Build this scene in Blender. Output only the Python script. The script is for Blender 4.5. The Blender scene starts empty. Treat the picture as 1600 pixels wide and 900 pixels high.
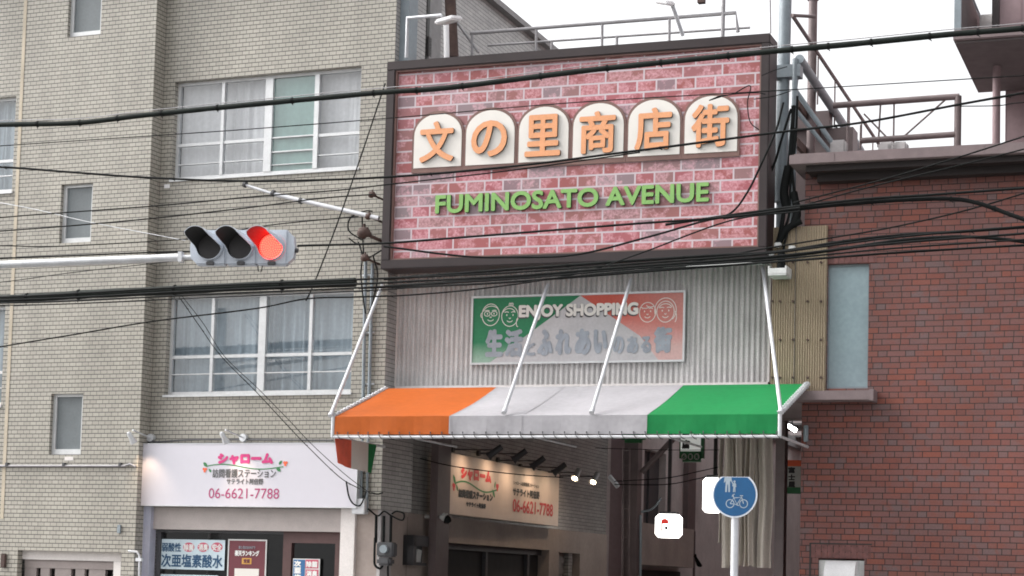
import bpy, bmesh, math, random
from mathutils import Vector, Matrix
random.seed(7)
sc = bpy.context.scene
COL = sc.collection

# ------------------------------------------------------------------ camera
F, CY, PITCH, ROLL, CAMZ = 3000.0, 690.0, 0.0737, 0.0266, 1.6
cd = bpy.data.cameras.new('camera')
cam = bpy.data.objects.new('camera', cd)
COL.objects.link(cam)
cd.sensor_width = 36.0
cd.lens = 36.0 * F / 1600.0
cd.shift_y = (CY - 450.0) / 1600.0
cd.clip_start, cd.clip_end = 0.1, 3000
cam.matrix_world = Matrix.Translation((0, 0, CAMZ)) @ Matrix.Rotation(math.pi/2 + PITCH, 4, 'X') @ Matrix.Rotation(ROLL, 4, 'Z')
sc.camera = cam

# ------------------------------------------------------------------ sky, sun, exposure (bright overcast)
SUN_EL, SUN_AZ = 40.0, 282.0
world = bpy.data.worlds.new('World')
sc.world = world
world.use_nodes = True
wn, wl = world.node_tree.nodes, world.node_tree.links
bg = wn['Background']
sky = wn.new('ShaderNodeTexSky')
sky.sky_type = 'NISHITA'
sky.sun_disc = False
sky.sun_elevation = math.radians(SUN_EL)
sky.sun_rotation = math.radians(SUN_AZ)
sky.dust_density = 10.0
sky.air_density = 1.0
hs = wn.new('ShaderNodeHueSaturation')          # cloud cover: almost no blue left
hs.inputs['Saturation'].default_value = 0.12
wl.new(sky.outputs[0], hs.inputs['Color'])
cl = wn.new('ShaderNodeMix'); cl.data_type = 'RGBA'      # even cloud deck over the sky
cl.inputs['Factor'].default_value = 0.4
wl.new(hs.outputs[0], cl.inputs['A']); cl.inputs['B'].default_value = (3.1, 3.1, 3.15, 1)
wl.new(cl.outputs['Result'], bg.inputs[0])
bg.inputs[1].default_value = 0.15
sd = bpy.data.lights.new('sun', 'SUN')
sun = bpy.data.objects.new('sun', sd)
COL.objects.link(sun)
sd.energy = 0.5
sd.angle = math.radians(40)
sd.color = (1.0, 0.97, 0.93)
az, el = math.radians(SUN_AZ), math.radians(SUN_EL)
tosun = Vector((math.sin(az)*math.cos(el), math.cos(az)*math.cos(el), math.sin(el)))
sun.rotation_euler = tosun.to_track_quat('Z', 'Y').to_euler()
sun.location = (0, 0, 60)
sc.view_settings.view_transform = 'Standard'
sc.view_settings.look = 'None'
sc.view_settings.gamma = 1
sc.view_settings.exposure = 1.6
sc.view_settings.use_curve_mapping = False
try:
    sc.cycles.use_denoising = True
    sc.cycles.filter_width = 1.8
    sc.cycles.max_bounces = 8
except Exception:
    pass

# ------------------------------------------------------------------ measuring frames
def ray(px, py):
    X, Y = (px-800.0)/F, (py-CY)/F
    c, s = math.cos(ROLL), math.sin(ROLL)
    X0, Y0 = c*X + s*Y, -s*X + c*Y
    cp, sp = math.cos(PITCH), math.sin(PITCH)
    return Vector((X0, cp + sp*Y0, sp - cp*Y0))
class Frame:
    """a street-side coordinate frame: u along the facade, v into the block, z up"""
    def __init__(s, o, phi):
        s.o, s.phi = Vector((o[0], o[1], 0)), phi
        s.uh = Vector((math.cos(phi), -math.sin(phi), 0))
        s.vh = Vector((math.sin(phi), math.cos(phi), 0))
    def loc(s, w):
        d = w - s.o
        return Vector((d.dot(s.uh), d.dot(s.vh), d.z))
    def wor(s, u, v, z):
        return s.o + s.uh*u + s.vh*v + Vector((0, 0, z))
    def at(s, px, py, v=0.0):
        C, d = Vector((0, 0, CAMZ)), ray(px, py)
        t = (v - (C - s.o).dot(s.vh)) / d.dot(s.vh)
        p = s.loc(C + d*t)
        return p.x, p.z
    def atu(s, px, py, u=0.0):
        C, d = Vector((0, 0, CAMZ)), ray(px, py)
        t = (u - (C - s.o).dot(s.uh)) / d.dot(s.uh)
        p = s.loc(C + d*t)
        return p.y, p.z
    def atz(s, px, py, z):
        C, d = Vector((0, 0, CAMZ)), ray(px, py)
        p = s.loc(C + d*((z-CAMZ)/d.z))
        return p.x, p.y
_d = ray(603, 540) * 28.1
B = Frame((_d.x, _d.y), 0.396)     # beige tiled building front
S = Frame((_d.x, _d.y), 0.354)     # arcade front, alley, brick building

# ------------------------------------------------------------------ materials
MATS = {}
def newmat(name):
    m = bpy.data.materials.new(name)
    m.use_nodes = True
    MATS[name] = m
    n, l = m.node_tree.nodes, m.node_tree.links
    return m, n, l, n['Principled BSDF']
def srgb(r, g, b):
    f = lambda c: ((c/255+0.055)/1.055)**2.4 if c > 10 else c/255/12.92
    return (f(r), f(g), f(b), 1)
def noise_mul(n, l, src, scale, amt, stretch=(1, 1, 1), detail=4, coord='Object'):
    """multiply a colour by 1 +- amt of noise"""
    tc = n.new('ShaderNodeTexCoord')
    mp = n.new('ShaderNodeMapping')
    mp.inputs['Scale'].default_value = stretch
    nz = n.new('ShaderNodeTexNoise')
    nz.inputs['Scale'].default_value = scale
    nz.inputs['Detail'].default_value = detail
    l.new(tc.outputs[coord], mp.inputs[0]); l.new(mp.outputs[0], nz.inputs['Vector'])
    mr = n.new('ShaderNodeMapRange')
    mr.inputs['From Min'].default_value = 0.3; mr.inputs['From Max'].default_value = 0.7
    mr.inputs['To Min'].default_value = 1-amt; mr.inputs['To Max'].default_value = 1+amt
    l.new(nz.outputs[0], mr.inputs[0])
    mx = n.new('ShaderNodeMix'); mx.data_type = 'RGBA'; mx.blend_type = 'MULTIPLY'
    mx.inputs['Factor'].default_value = 1
    if isinstance(src, tuple): mx.inputs['A'].default_value = src
    else: l.new(src, mx.inputs['A'])
    l.new(mr.outputs[0], mx.inputs['B'])
    return mx.outputs['Result']
def plain(name, col, rough=0.6, metal=0.0, amt=0.12, scale=6.0, stretch=(1, 1, 1), amt2=0.06, bump=0.0):
    m, n, l, b = newmat(name)
    c = col if len(col) == 4 else (*col, 1)
    o = noise_mul(n, l, c, scale, amt, stretch)
    o = noise_mul(n, l, o, scale*9, amt2)
    l.new(o, b.inputs['Base Color'])
    b.inputs['Roughness'].default_value = rough
    b.inputs['Metallic'].default_value = metal
    if bump:
        tc = n.new('ShaderNodeTexCoord'); nz = n.new('ShaderNodeTexNoise'); nz.inputs['Scale'].default_value = scale*12
        l.new(tc.outputs['Object'], nz.inputs['Vector'])
        bp = n.new('ShaderNodeBump'); bp.inputs['Strength'].default_value = bump; bp.inputs['Distance'].default_value = 0.01
        l.new(nz.outputs[0], bp.inputs['Height']); l.new(bp.outputs[0], b.inputs['Normal'])
    return m
def emit(name, col, strength):
    m, n, l, b = newmat(name)
    b.inputs['Base Color'].default_value = (*col[:3], 1)
    b.inputs['Emission Color'].default_value = (*col[:3], 1)
    b.inputs['Emission Strength'].default_value = strength
    return m
def brickmat(name, w, h, mortar, c_ramp, mort_col, rough=0.5, squash=1.0, sqf=2, grime=0.15, bump=0.4, spec=0.5, streak=0.1, hdark=0.0):
    m, n, l, b = newmat(name)
    uv = n.new('ShaderNodeUVMap')
    br = n.new('ShaderNodeTexBrick')
    br.offset = 0.5; br.squash = squash; br.squash_frequency = sqf
    br.inputs['Scale'].default_value = 1
    br.inputs['Brick Width'].default_value = w
    br.inputs['Row Height'].default_value = h
    br.inputs['Mortar Size'].default_value = mortar/2
    br.inputs['Mortar Smooth'].default_value = 0.15
    br.inputs['Color1'].default_value = (0, 0, 0, 1); br.inputs['Color2'].default_value = (1, 1, 1, 1)
    l.new(uv.outputs[0], br.inputs['Vector'])
    rp = n.new('ShaderNodeValToRGB')
    e = rp.color_ramp.elements
    while len(e) > 1: e.remove(e[-1])
    for i, (p, c) in enumerate(c_ramp):
        x = e[0] if i == 0 else e.new(p)
        x.position = p; x.color = (*c[:3], 1)
    l.new(br.outputs['Color'], rp.inputs[0])
    mx = n.new('ShaderNodeMix'); mx.data_type = 'RGBA'
    l.new(br.outputs['Fac'], mx.inputs['Factor'])
    l.new(rp.outputs[0], mx.inputs['A']); mx.inputs['B'].default_value = (*mort_col[:3], 1)
    res = mx.outputs['Result']
    if hdark:            # bed joints are darker than the upright ones
        sp = n.new('ShaderNodeSeparateXYZ'); l.new(uv.outputs[0], sp.inputs[0])
        fr = mnode(n, l, 'FRACT', mnode(n, l, 'DIVIDE', sp.outputs[1], h))
        ed = mnode(n, l, 'MULTIPLY', mnode(n, l, 'MINIMUM', fr, mnode(n, l, 'SUBTRACT', 1.0, fr)), h)
        fac = mnode(n, l, 'MULTIPLY', mnode(n, l, 'LESS_THAN', ed, mortar*.55), hdark)
        m4 = n.new('ShaderNodeMix'); m4.data_type = 'RGBA'; l.new(fac, m4.inputs['Factor']); l.new(res, m4.inputs['A']); m4.inputs['B'].default_value = (.03, .028, .026, 1)
        res = m4.outputs['Result']
    o = noise_mul(n, l, res, 0.9, grime)
    o = noise_mul(n, l, o, 2.2, streak, (1, 1, 0.12))
    o = noise_mul(n, l, o, 40, 0.06)
    l.new(o, b.inputs['Base Color'])
    b.inputs['Roughness'].default_value = rough
    b.inputs['Specular IOR Level'].default_value = spec
    bp = n.new('ShaderNodeBump'); bp.inputs['Strength'].default_value = bump; bp.inputs['Distance'].default_value = 0.006
    bp.invert = True
    l.new(br.outputs['Fac'], bp.inputs['Height']); l.new(bp.outputs[0], b.inputs['Normal'])
    return m
def mnode(n, l, op, a, b=None, c=None):
    x = n.new('ShaderNodeMath'); x.operation = op
    for i, v in enumerate((a, b, c)):
        if v is None: continue
        if isinstance(v, (int, float)): x.inputs[i].default_value = v
        else: l.new(v, x.inputs[i])
    return x.outputs[0]
def flemish(name, L, Hd, row, mort, ramp, mort_col):
    """red brick facing: stretchers and headers alternate in every course"""
    m, n, l, b = newmat(name)
    uv = n.new('ShaderNodeUVMap'); sp = n.new('ShaderNodeSeparateXYZ')
    l.new(uv.outputs[0], sp.inputs[0])
    P = L + Hd
    r = mnode(n, l, 'DIVIDE', sp.outputs[1], row)
    ri = mnode(n, l, 'FLOOR', r); rf = mnode(n, l, 'SUBTRACT', r, ri)
    odd = mnode(n, l, 'FLOORED_MODULO', ri, 2.0)
    jit = n.new('ShaderNodeTexWhiteNoise'); jit.noise_dimensions = '1D'; l.new(ri, jit.inputs['W'])
    sh = mnode(n, l, 'MULTIPLY_ADD', odd, P*0.5, mnode(n, l, 'MULTIPLY', jit.outputs[0], P*0.22))
    x = mnode(n, l, 'DIVIDE', mnode(n, l, 'ADD', sp.outputs[0], sh), P)
    xi = mnode(n, l, 'FLOOR', x); xf = mnode(n, l, 'MULTIPLY', mnode(n, l, 'SUBTRACT', x, xi), P)
    hd = mnode(n, l, 'GREATER_THAN', xf, L)
    a0 = mnode(n, l, 'MULTIPLY_ADD', hd, -L, xf)                        # distance into this brick
    wd = mnode(n, l, 'MULTIPLY_ADD', hd, Hd-L, L)
    ex = mnode(n, l, 'MINIMUM', a0, mnode(n, l, 'SUBTRACT', wd, a0))
    ez = mnode(n, l, 'MULTIPLY', mnode(n, l, 'MINIMUM', rf, mnode(n, l, 'SUBTRACT', 1.0, rf)), row)
    ed = mnode(n, l, 'MINIMUM', ex, ez)
    mr = n.new('ShaderNodeMapRange'); l.new(ed, mr.inputs[0])
    mr.inputs['From Min'].default_value = mort*0.35; mr.inputs['From Max'].default_value = mort*0.65
    cb = n.new('ShaderNodeCombineXYZ')
    l.new(mnode(n, l, 'MULTIPLY_ADD', xi, 2.0, hd), cb.inputs[0]); l.new(ri, cb.inputs[1])
    wnz = n.new('ShaderNodeTexWhiteNoise'); wnz.noise_dimensions = '2D'; l.new(cb.outputs[0], wnz.inputs['Vector'])
    rp = n.new('ShaderNodeValToRGB'); e = rp.color_ramp.elements
    while len(e) > 1: e.remove(e[-1])
    for i, (p, c) in enumerate(ramp):
        q = e[0] if i == 0 else e.new(p)
        q.position = p; q.color = (*c[:3], 1)
    l.new(wnz.outputs[0], rp.inputs[0])
    # burnt patches inside single bricks
    pn = n.new('ShaderNodeTexNoise'); pn.inputs['Scale'].default_value = 7; pn.inputs['Detail'].default_value = 3; l.new(uv.outputs[0], pn.inputs['Vector'])
    pm = n.new('ShaderNodeMapRange'); l.new(pn.outputs[0], pm.inputs[0]); pm.inputs['From Min'].default_value = .5; pm.inputs['From Max'].default_value = .66; pm.inputs['To Max'].default_value = .6
    pc = n.new('ShaderNodeMix'); pc.data_type = 'RGBA'; l.new(pm.outputs[0], pc.inputs['Factor']); l.new(rp.outputs[0], pc.inputs['A']); pc.inputs['B'].default_value = (.19, .05, .032, 1)
    mx = n.new('ShaderNodeMix'); mx.data_type = 'RGBA'
    l.new(mr.outputs[0], mx.inputs['Factor']); mx.inputs['A'].default_value = (*mort_col[:3], 1); l.new(pc.outputs['Result'], mx.inputs['B'])
    o = noise_mul(n, l, mx.outputs['Result'], 0.8, 0.14)
    o = noise_mul(n, l, o, 45, 0.12)
    l.new(o, b.inputs['Base Color']); b.inputs['Roughness'].default_value = 0.6
    bp = n.new('ShaderNodeBump'); bp.inputs['Strength'].default_value = 0.5; bp.inputs['Distance'].default_value = 0.008
    l.new(mr.outputs[0], bp.inputs['Height']); l.new(bp.outputs[0], b.inputs['Normal'])
    return m
def glassmat(name, tint=(0.9, 0.95, 0.97), r0=0.06, rough=0.02):
    m, n, l, b = newmat(name)
    n.remove(b)
    tr = n.new('ShaderNodeBsdfTransparent'); tr.inputs[0].default_value = (*tint, 1)
    gl = n.new('ShaderNodeBsdfGlossy'); gl.inputs['Roughness'].default_value = rough
    lw = n.new('ShaderNodeLayerWeight'); fac = mnode(n, l, 'MULTIPLY_ADD', mnode(n, l, 'POWER', lw.outputs['Facing'], 5.0), 1-r0, r0)
    mx = n.new('ShaderNodeMixShader')
    l.new(fac, mx.inputs[0]); l.new(tr.outputs[0], mx.inputs[1]); l.new(gl.outputs[0], mx.inputs[2])
    l.new(mx.outputs[0], n['Material Output'].inputs[0])
    return m

M = {}
tile_ramp = [(0, (.325, .307, .265)), (.35, (.352, .333, .288)), (.7, (.378, .356, .308)), (1, (.338, .318, .276))]
M['tile'] = brickmat('beige_tile', 0.116, 0.0655, 0.0105, tile_ramp, (.13, .12, .115), rough=0.4, grime=0.07, streak=0.11, hdark=.85)
M['tile_side'] = brickmat('grey_tile', 0.24, 0.0655, 0.0085, [(0, (.27, .265, .255)), (.5, (.32, .31, .3)), (1, (.36, .35, .335))], (.09, .09, .09), rough=0.35, grime=0.12, hdark=.85)
M['joint'] = plain('sealant_joint', (.46, .40, .31), 0.7, 0, .15, 3)
M['brick'] = flemish('red_brick', 0.245, 0.12, 0.079, 0.010,
    [(0, (0.144, 0.046, 0.036)), (.14, (0.172, 0.059, 0.048)), (.3, (0.148, 0.063, 0.056)), (.45, (0.164, 0.068, 0.060)), (.6, (0.140, 0.070, 0.066)), (.74, (0.200, 0.056, 0.036)), (.82, (0.160, 0.061, 0.051)), (.94, (0.132, 0.078, 0.076))], (.017, .009, .009))
M['alu'] = plain('aluminium_frame', (.60, .61, .62), 0.4, 0.25, 0.06)
M['white'] = plain('white_paint', (.78, .77, .78), 0.45, 0, 0.05)
M['signwhite'] = plain('white_sign_sheet', (.60, .585, .64), 0.4, 0, 0.012, 1.0, amt2=.01)
M['glass'] = glassmat('window_glass', (.97, .99, 1), 0.13)
M['shopglass'] = glassmat('shop_glass', (.8, .82, .84), 0.07)
M['curtain_low'] = plain('blue_grey_curtain', (.28, .33, .37), 0.9, 0, 0.14, 2.0, (6, 6, 0.4))
M['curtain'] = plain('grey_blue_curtain', (.49, .49, .505), 0.9, 0, 0.08, 2.0, (6, 6, 0.4))
M['curtain_green'] = plain('green_tinted_screen', (.17, .27, .25), 0.8, 0, 0.12, 1.5, (3, 3, 1))
M['frosted'] = plain('frosted_pane', (.15, .17, .18), 0.4, 0, 0.1, 3)
M['bluegrey_pane'] = plain('blue_grey_pane', (.25, .33, .36), 0.25, 0, 0.07, 2)
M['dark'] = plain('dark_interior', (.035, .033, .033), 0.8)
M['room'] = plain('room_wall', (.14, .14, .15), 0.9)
M['black'] = plain('black_rubber', (.008, .009, .009), 0.8, 0, 0.2)
M['black'].node_tree.nodes['Principled BSDF'].inputs['Specular IOR Level'].default_value = .15
M['blackgreen'] = plain('black_sheath', (.010, .014, .012), 0.75, 0, 0.25)
M['blackgreen'].node_tree.nodes['Principled BSDF'].inputs['Specular IOR Level'].default_value = .2
M['brown'] = plain('brown_steel', (.024, .015, .016), 0.5, 0.1, 0.18, 3)
M['brownlight'] = plain('brown_trim', (.18, .10, .085), 0.5)
M['cream'] = plain('cream_panel', (.74, .71, .665), 0.4, 0, 0.02, amt2=.012)
M['orange_letter'] = plain('orange_letter', (.72, .33, .16), 0.45, 0, 0.04)
M['green_letter'] = plain('green_letter', (.215, .42, .12), 0.45, 0, 0.05)
M['letter_side'] = plain('letter_side', (.05, .035, .03), 0.6)  # dark letter edges: their shadow side is put into the colour
M['green_side'] = plain('green_letter_side', (.03, .09, .03), 0.6)  # darker green edges, shadow side put into the colour as well
M['canvas_orange'] = plain('orange_canvas', (.46, .105, .018), 0.55, 0, 0.07, 1.2, bump=.1)
M['canvas_white'] = plain('white_canvas', (.375, .365, .385), 0.55, 0, 0.07, 1.6, bump=.1)
M['canvas_green'] = plain('green_canvas', (.010, .20, .058), 0.55, 0, 0.07, 1.2, bump=.1)
for k in ('orange', 'white', 'green'): M['canvas_'+k].node_tree.nodes['Principled BSDF'].inputs['Specular IOR Level'].default_value = .2
M['canvas_red'] = plain('red_canvas', (.80, .13, .07), 0.6)
M['pipe'] = plain('galvanised_pipe', (.60, .61, .63), 0.4, 0.3, 0.1)
M['whitepipe'] = plain('white_pipe', (.56, .57, .60), 0.4, 0.1, 0.08)
M['sigwhite'] = plain('signal_grey_paint', (.47, .51, .57), 0.4, 0.1, 0.05)
M['sigblack'] = plain('signal_black', (.022, .022, .023), 0.6, 0, 0.1)
M['lensdark'] = plain('unlit_lens', (.014, .012, .013), 0.5, 0, 0.1)
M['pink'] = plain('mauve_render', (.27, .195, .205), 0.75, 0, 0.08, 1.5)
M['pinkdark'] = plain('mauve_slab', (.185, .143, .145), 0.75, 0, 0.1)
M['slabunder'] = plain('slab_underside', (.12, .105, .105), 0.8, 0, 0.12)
M['concrete'] = plain('grey_plaster', (.42, .40, .40), 0.8, 0, 0.12, 2, bump=.1)
M['fascia'] = plain('warm_grey_fascia', (.42, .375, .36), 0.6, 0, 0.06)
M['lavpost'] = plain('lavender_grey_post', (.42, .43, .52), 0.5, 0, 0.06)
M['ivory'] = plain('ivory_post', (.68, .64, .62), 0.6, 0, 0.05)
M['brownframe'] = plain('brown_door_frame', (.085, .042, .04), 0.5)
M['gate'] = plain('pale_brown_gate', (.28, .24, .23), 0.6, 0, 0.08)
M['bluesteel'] = plain('blue_grey_steel', (.22, .255, .28), 0.5, 0.1, 0.15, 3)
M['pinksteel'] = plain('faded_pink_steel', (.145, .11, .11), 0.55, 0.1, 0.2, 4)
M['palebox'] = plain('pale_grey_box', (.60, .61, .60), 0.5)
M['darkbox'] = plain('dark_grey_box', (.06, .06, .065), 0.5)
M['railgrey'] = plain('grey_rail_paint', (.30, .29, .30), .5, .1, .15)
M['rust'] = plain('rusty_iron', (.07, .042, .035), 0.8, 0, 0.35, 9)
M['inner_wall'] = plain('alley_plaster', (.52, .47, .46), 0.8, 0, 0.12, 1.5)
M['inner_beam'] = plain('alley_brown_plaster', (.36, .30, .27), 0.75, 0, 0.12, 1.5)
M['eavedark'] = plain('eave_dark_steel', (.018, .012, .012), .7)  # steel beams blackened further, shade under the eave put into the colour
M['column'] = plain('brown_column', (.13, .10, .10), 0.5, 0.1, 0.1)
M['shutter'] = plain('grey_shutter', (.24, .21, .2), 0.6)
M['tarp'] = plain('beige_tarp', (.60, .55, .49), 0.7, 0, 0.16, 4, (3, 3, .3))
M['sheet_roof'] = plain('grey_roof_sheet', (.25, .25, .25), 0.7)
M['signblue'] = plain('road_sign_blue', (.003, .075, .20), 0.4, 0, 0.06)
M['picto'] = plain('worn_pictogram', (.30, .36, .42), .5, 0, .1)
M['signline'] = plain('road_sign_white', (.62, .66, .72), 0.4)
M['glow'] = emit('lamp_glow', (1, .98, .93), 2.2)
M['warmglow'] = emit('warm_bulb', (1, .80, .52), 14.0)
M['motif_red'] = emit('backlit_red', (.62, .05, .04), .30)
M['tube'] = emit('fluorescent_tube', (1, .98, .95), 9.0)
M['txt_pink'] = plain('magenta_ink', (.60, .04, .20), 0.5, 0, .03)
M['txt_red'] = plain('red_ink', (.55, .045, .05), 0.5, 0, .03)
M['txt_grey'] = plain('dark_grey_ink', (.10, .10, .10), 0.5, 0, .03)
M['txt_wine'] = plain('wine_ink', (.40, .05, .16), 0.5, 0, .03)
M['txt_green'] = plain('green_ink', (.04, .20, .07), 0.5, 0, .03)
M['txt_orange'] = plain('orange_ink', (.75, .13, .05), 0.5, 0, .03)
M['txt_navy'] = plain('navy_ink', (.02, .08, .17), 0.5, 0, .03)
M['txt_white'] = plain('white_ink', (.82, .82, .80), 0.5, 0, .03)
M['txt_fade'] = plain('faded_grey_ink', (.30, .33, .375), 0.6, 0, .14, 5)
M['txt_black'] = plain('black_ink', (.025, .025, .025), 0.5, 0, .03)
M['poster_blue'] = plain('pale_blue_poster', (.55, .66, .72), 0.5, 0, .04)
M['poster_red'] = plain('pink_red_oval', (.55, .10, .16), 0.5, 0, .04)
M['poster_wine'] = plain('wine_poster', (.14, .028, .04), 0.5, 0, .06)
M['poster_gold'] = plain('gold_patch', (.62, .33, .07), 0.5, 0, .06)
M['poster_navy'] = plain('blue_poster', (.03, .14, .32), 0.5, 0, .04)
M['sign_green'] = plain('sign_green', (.03, .16, .06), 0.5)
M['sign_pale'] = plain('sign_pale', (.50, .52, .49), 0.5)
M['sign_lit'] = emit('backlit_board', (.75, .78, .74), .13)  # slight glow given to the name board face
M['asphalt'] = plain('asphalt', (.05, .05, .05), 0.9, 0, .15, 3)
M['paving'] = plain('pavement_slab', (.26, .25, .24), 0.85, 0, .12, 2)
M['line'] = plain('road_line', (.75, .75, .72), 0.7)
M['ground'] = plain('ground', (.11, .11, .105), 0.9, 0, .1, .2)

# corrugated sheet with dirt towards streaky spots
def corrmat(name, col, dirt):
    m, n, l, b = newmat(name)
    o = noise_mul(n, l, (*col, 1), 1.5, 0.12)
    o = noise_mul(n, l, o, 5.0, dirt, (2.2, 1, 0.25))
    o = noise_mul(n, l, o, 60, 0.15)
    l.new(o, b.inputs['Base Color']); b.inputs['Roughness'].default_value = 0.6
    b.inputs['Metallic'].default_value = 0.1
    return m
M['corr'] = corrmat('pale_corrugated_sheet', (.52, .505, .50), .13)
M['corr_y'] = corrmat('tan_corrugated_sheet', (.31, .25, .175), .04)

# printed brick picture of the big sign
def printmat():
    m, n, l, b = newmat('printed_brick_sheet')
    uv = n.new('ShaderNodeUVMap'); br = n.new('ShaderNodeTexBrick')
    br.offset = 0.35; br.squash = 0.5; br.squash_frequency = 2; br.offset_frequency = 2
    br.inputs['Scale'].default_value = 1; br.inputs['Brick Width'].default_value = 0.56; br.inputs['Row Height'].default_value = 0.163
    br.inputs['Mortar Size'].default_value = 0.0125; br.inputs['Mortar Smooth'].default_value = 0.1
    br.inputs['Color1'].default_value = (0, 0, 0, 1); br.inputs['Color2'].default_value = (1, 1, 1, 1)
    l.new(uv.outputs[0], br.inputs['Vector'])
    rp = n.new('ShaderNodeValToRGB'); e = rp.color_ramp.elements
    e[0].position = 0; e[0].color = (.30, .085, .082, 1)
    e[1].position = 1; e[1].color = (.24, .15, .17, 1)
    for p, c in ((.2, (.34, .095, .10)), (.45, (.29, .115, .11)), (.62, (.36, .095, .115)), (.8, (.27, .13, .13)), (.87, (.25, .19, .205))):
        q = e.new(p); q.color = (*c, 1)
    l.new(br.outputs['Color'], rp.inputs[0])
    # crusty pale splash of the split stone face, different in every brick
    ad = n.new('ShaderNodeVectorMath'); ad.operation = 'MULTIPLY_ADD'
    l.new(br.outputs['Color'], ad.inputs[0]); ad.inputs[1].default_value = (7, 13, 3); l.new(uv.outputs[0], ad.inputs[2])
    n1 = n.new('ShaderNodeTexNoise'); n1.inputs['Scale'].default_value = 3.6; n1.inputs['Detail'].default_value = 6; n1.inputs['Roughness'].default_value = 0.65
    l.new(ad.outputs[0], n1.inputs['Vector'])
    g1 = n.new('ShaderNodeMapRange'); g1.inputs['From Min'].default_value = 0.47; g1.inputs['From Max'].default_value = 0.51
    l.new(n1.outputs[0], g1.inputs[0])
    n2 = n.new('ShaderNodeTexNoise'); n2.inputs['Scale'].default_value = 24; n2.inputs['Detail'].default_value = 5; n2.inputs['Roughness'].default_value = 0.7
    l.new(uv.outputs[0], n2.inputs['Vector'])
    g2 = n.new('ShaderNodeMapRange'); g2.inputs['From Min'].default_value = 0.35; g2.inputs['From Max'].default_value = 0.68
    l.new(n2.outputs[0], g2.inputs[0])
    fc = mnode(n, l, 'MULTIPLY', g1.outputs[0], mnode(n, l, 'MULTIPLY', g2.outputs[0], 0.72))
    m1 = n.new('ShaderNodeMix'); m1.data_type = 'RGBA'
    l.new(fc, m1.inputs['Factor']); l.new(rp.outputs[0], m1.inputs['A']); m1.inputs['B'].default_value = (.74, .42, .47, 1)
    m2 = n.new('ShaderNodeMix'); m2.data_type = 'RGBA'
    l.new(br.outputs['Fac'], m2.inputs['Factor']); l.new(m1.outputs['Result'], m2.inputs['A']); m2.inputs['B'].default_value = (.53, .46, .495, 1)
    l.new(noise_mul(n, l, m2.outputs['Result'], 1.0, .06), b.inputs['Base Color'])
    b.inputs['Roughness'].default_value = 0.4
    return m
M['print'] = printmat()

def fadedmat(name, col, pale, z_hi, z_lo, u_a=None, u_b=None):
    """print bleached with age: full colour at z_hi, nearly washed out at z_lo"""
    m, n, l, b = newmat(name)
    uv = n.new('ShaderNodeUVMap'); sp = n.new('ShaderNodeSeparateXYZ'); l.new(uv.outputs[0], sp.inputs[0])
    nz = n.new('ShaderNodeTexNoise'); nz.inputs['Scale'].default_value = 5; l.new(uv.outputs[0], nz.inputs['Vector'])
    z = mnode(n, l, 'ADD', sp.outputs[1], mnode(n, l, 'MULTIPLY', nz.outputs[0], 0.12))
    mr = n.new('ShaderNodeMapRange'); l.new(z, mr.inputs[0])
    mr.inputs['From Min'].default_value = z_hi; mr.inputs['From Max'].default_value = z_lo
    f = mr.outputs[0]
    if u_a is not None:
        m3 = n.new('ShaderNodeMapRange'); l.new(sp.outputs[0], m3.inputs[0])
        m3.inputs['From Min'].default_value = u_a; m3.inputs['From Max'].default_value = u_b
        f = mnode(n, l, 'MAXIMUM', mnode(n, l, 'MULTIPLY', f, .92), mnode(n, l, 'MULTIPLY', m3.outputs[0], .45))
    mx = n.new('ShaderNodeMix'); mx.data_type = 'RGBA'; l.new(f, mx.inputs['Factor'])
    mx.inputs['A'].default_value = (*col, 1); mx.inputs['B'].default_value = (*pale, 1)
    l.new(noise_mul(n, l, mx.outputs['Result'], 30, .08), b.inputs['Base Color'])
    b.inputs['Roughness'].default_value = 0.6
    return m

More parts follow.
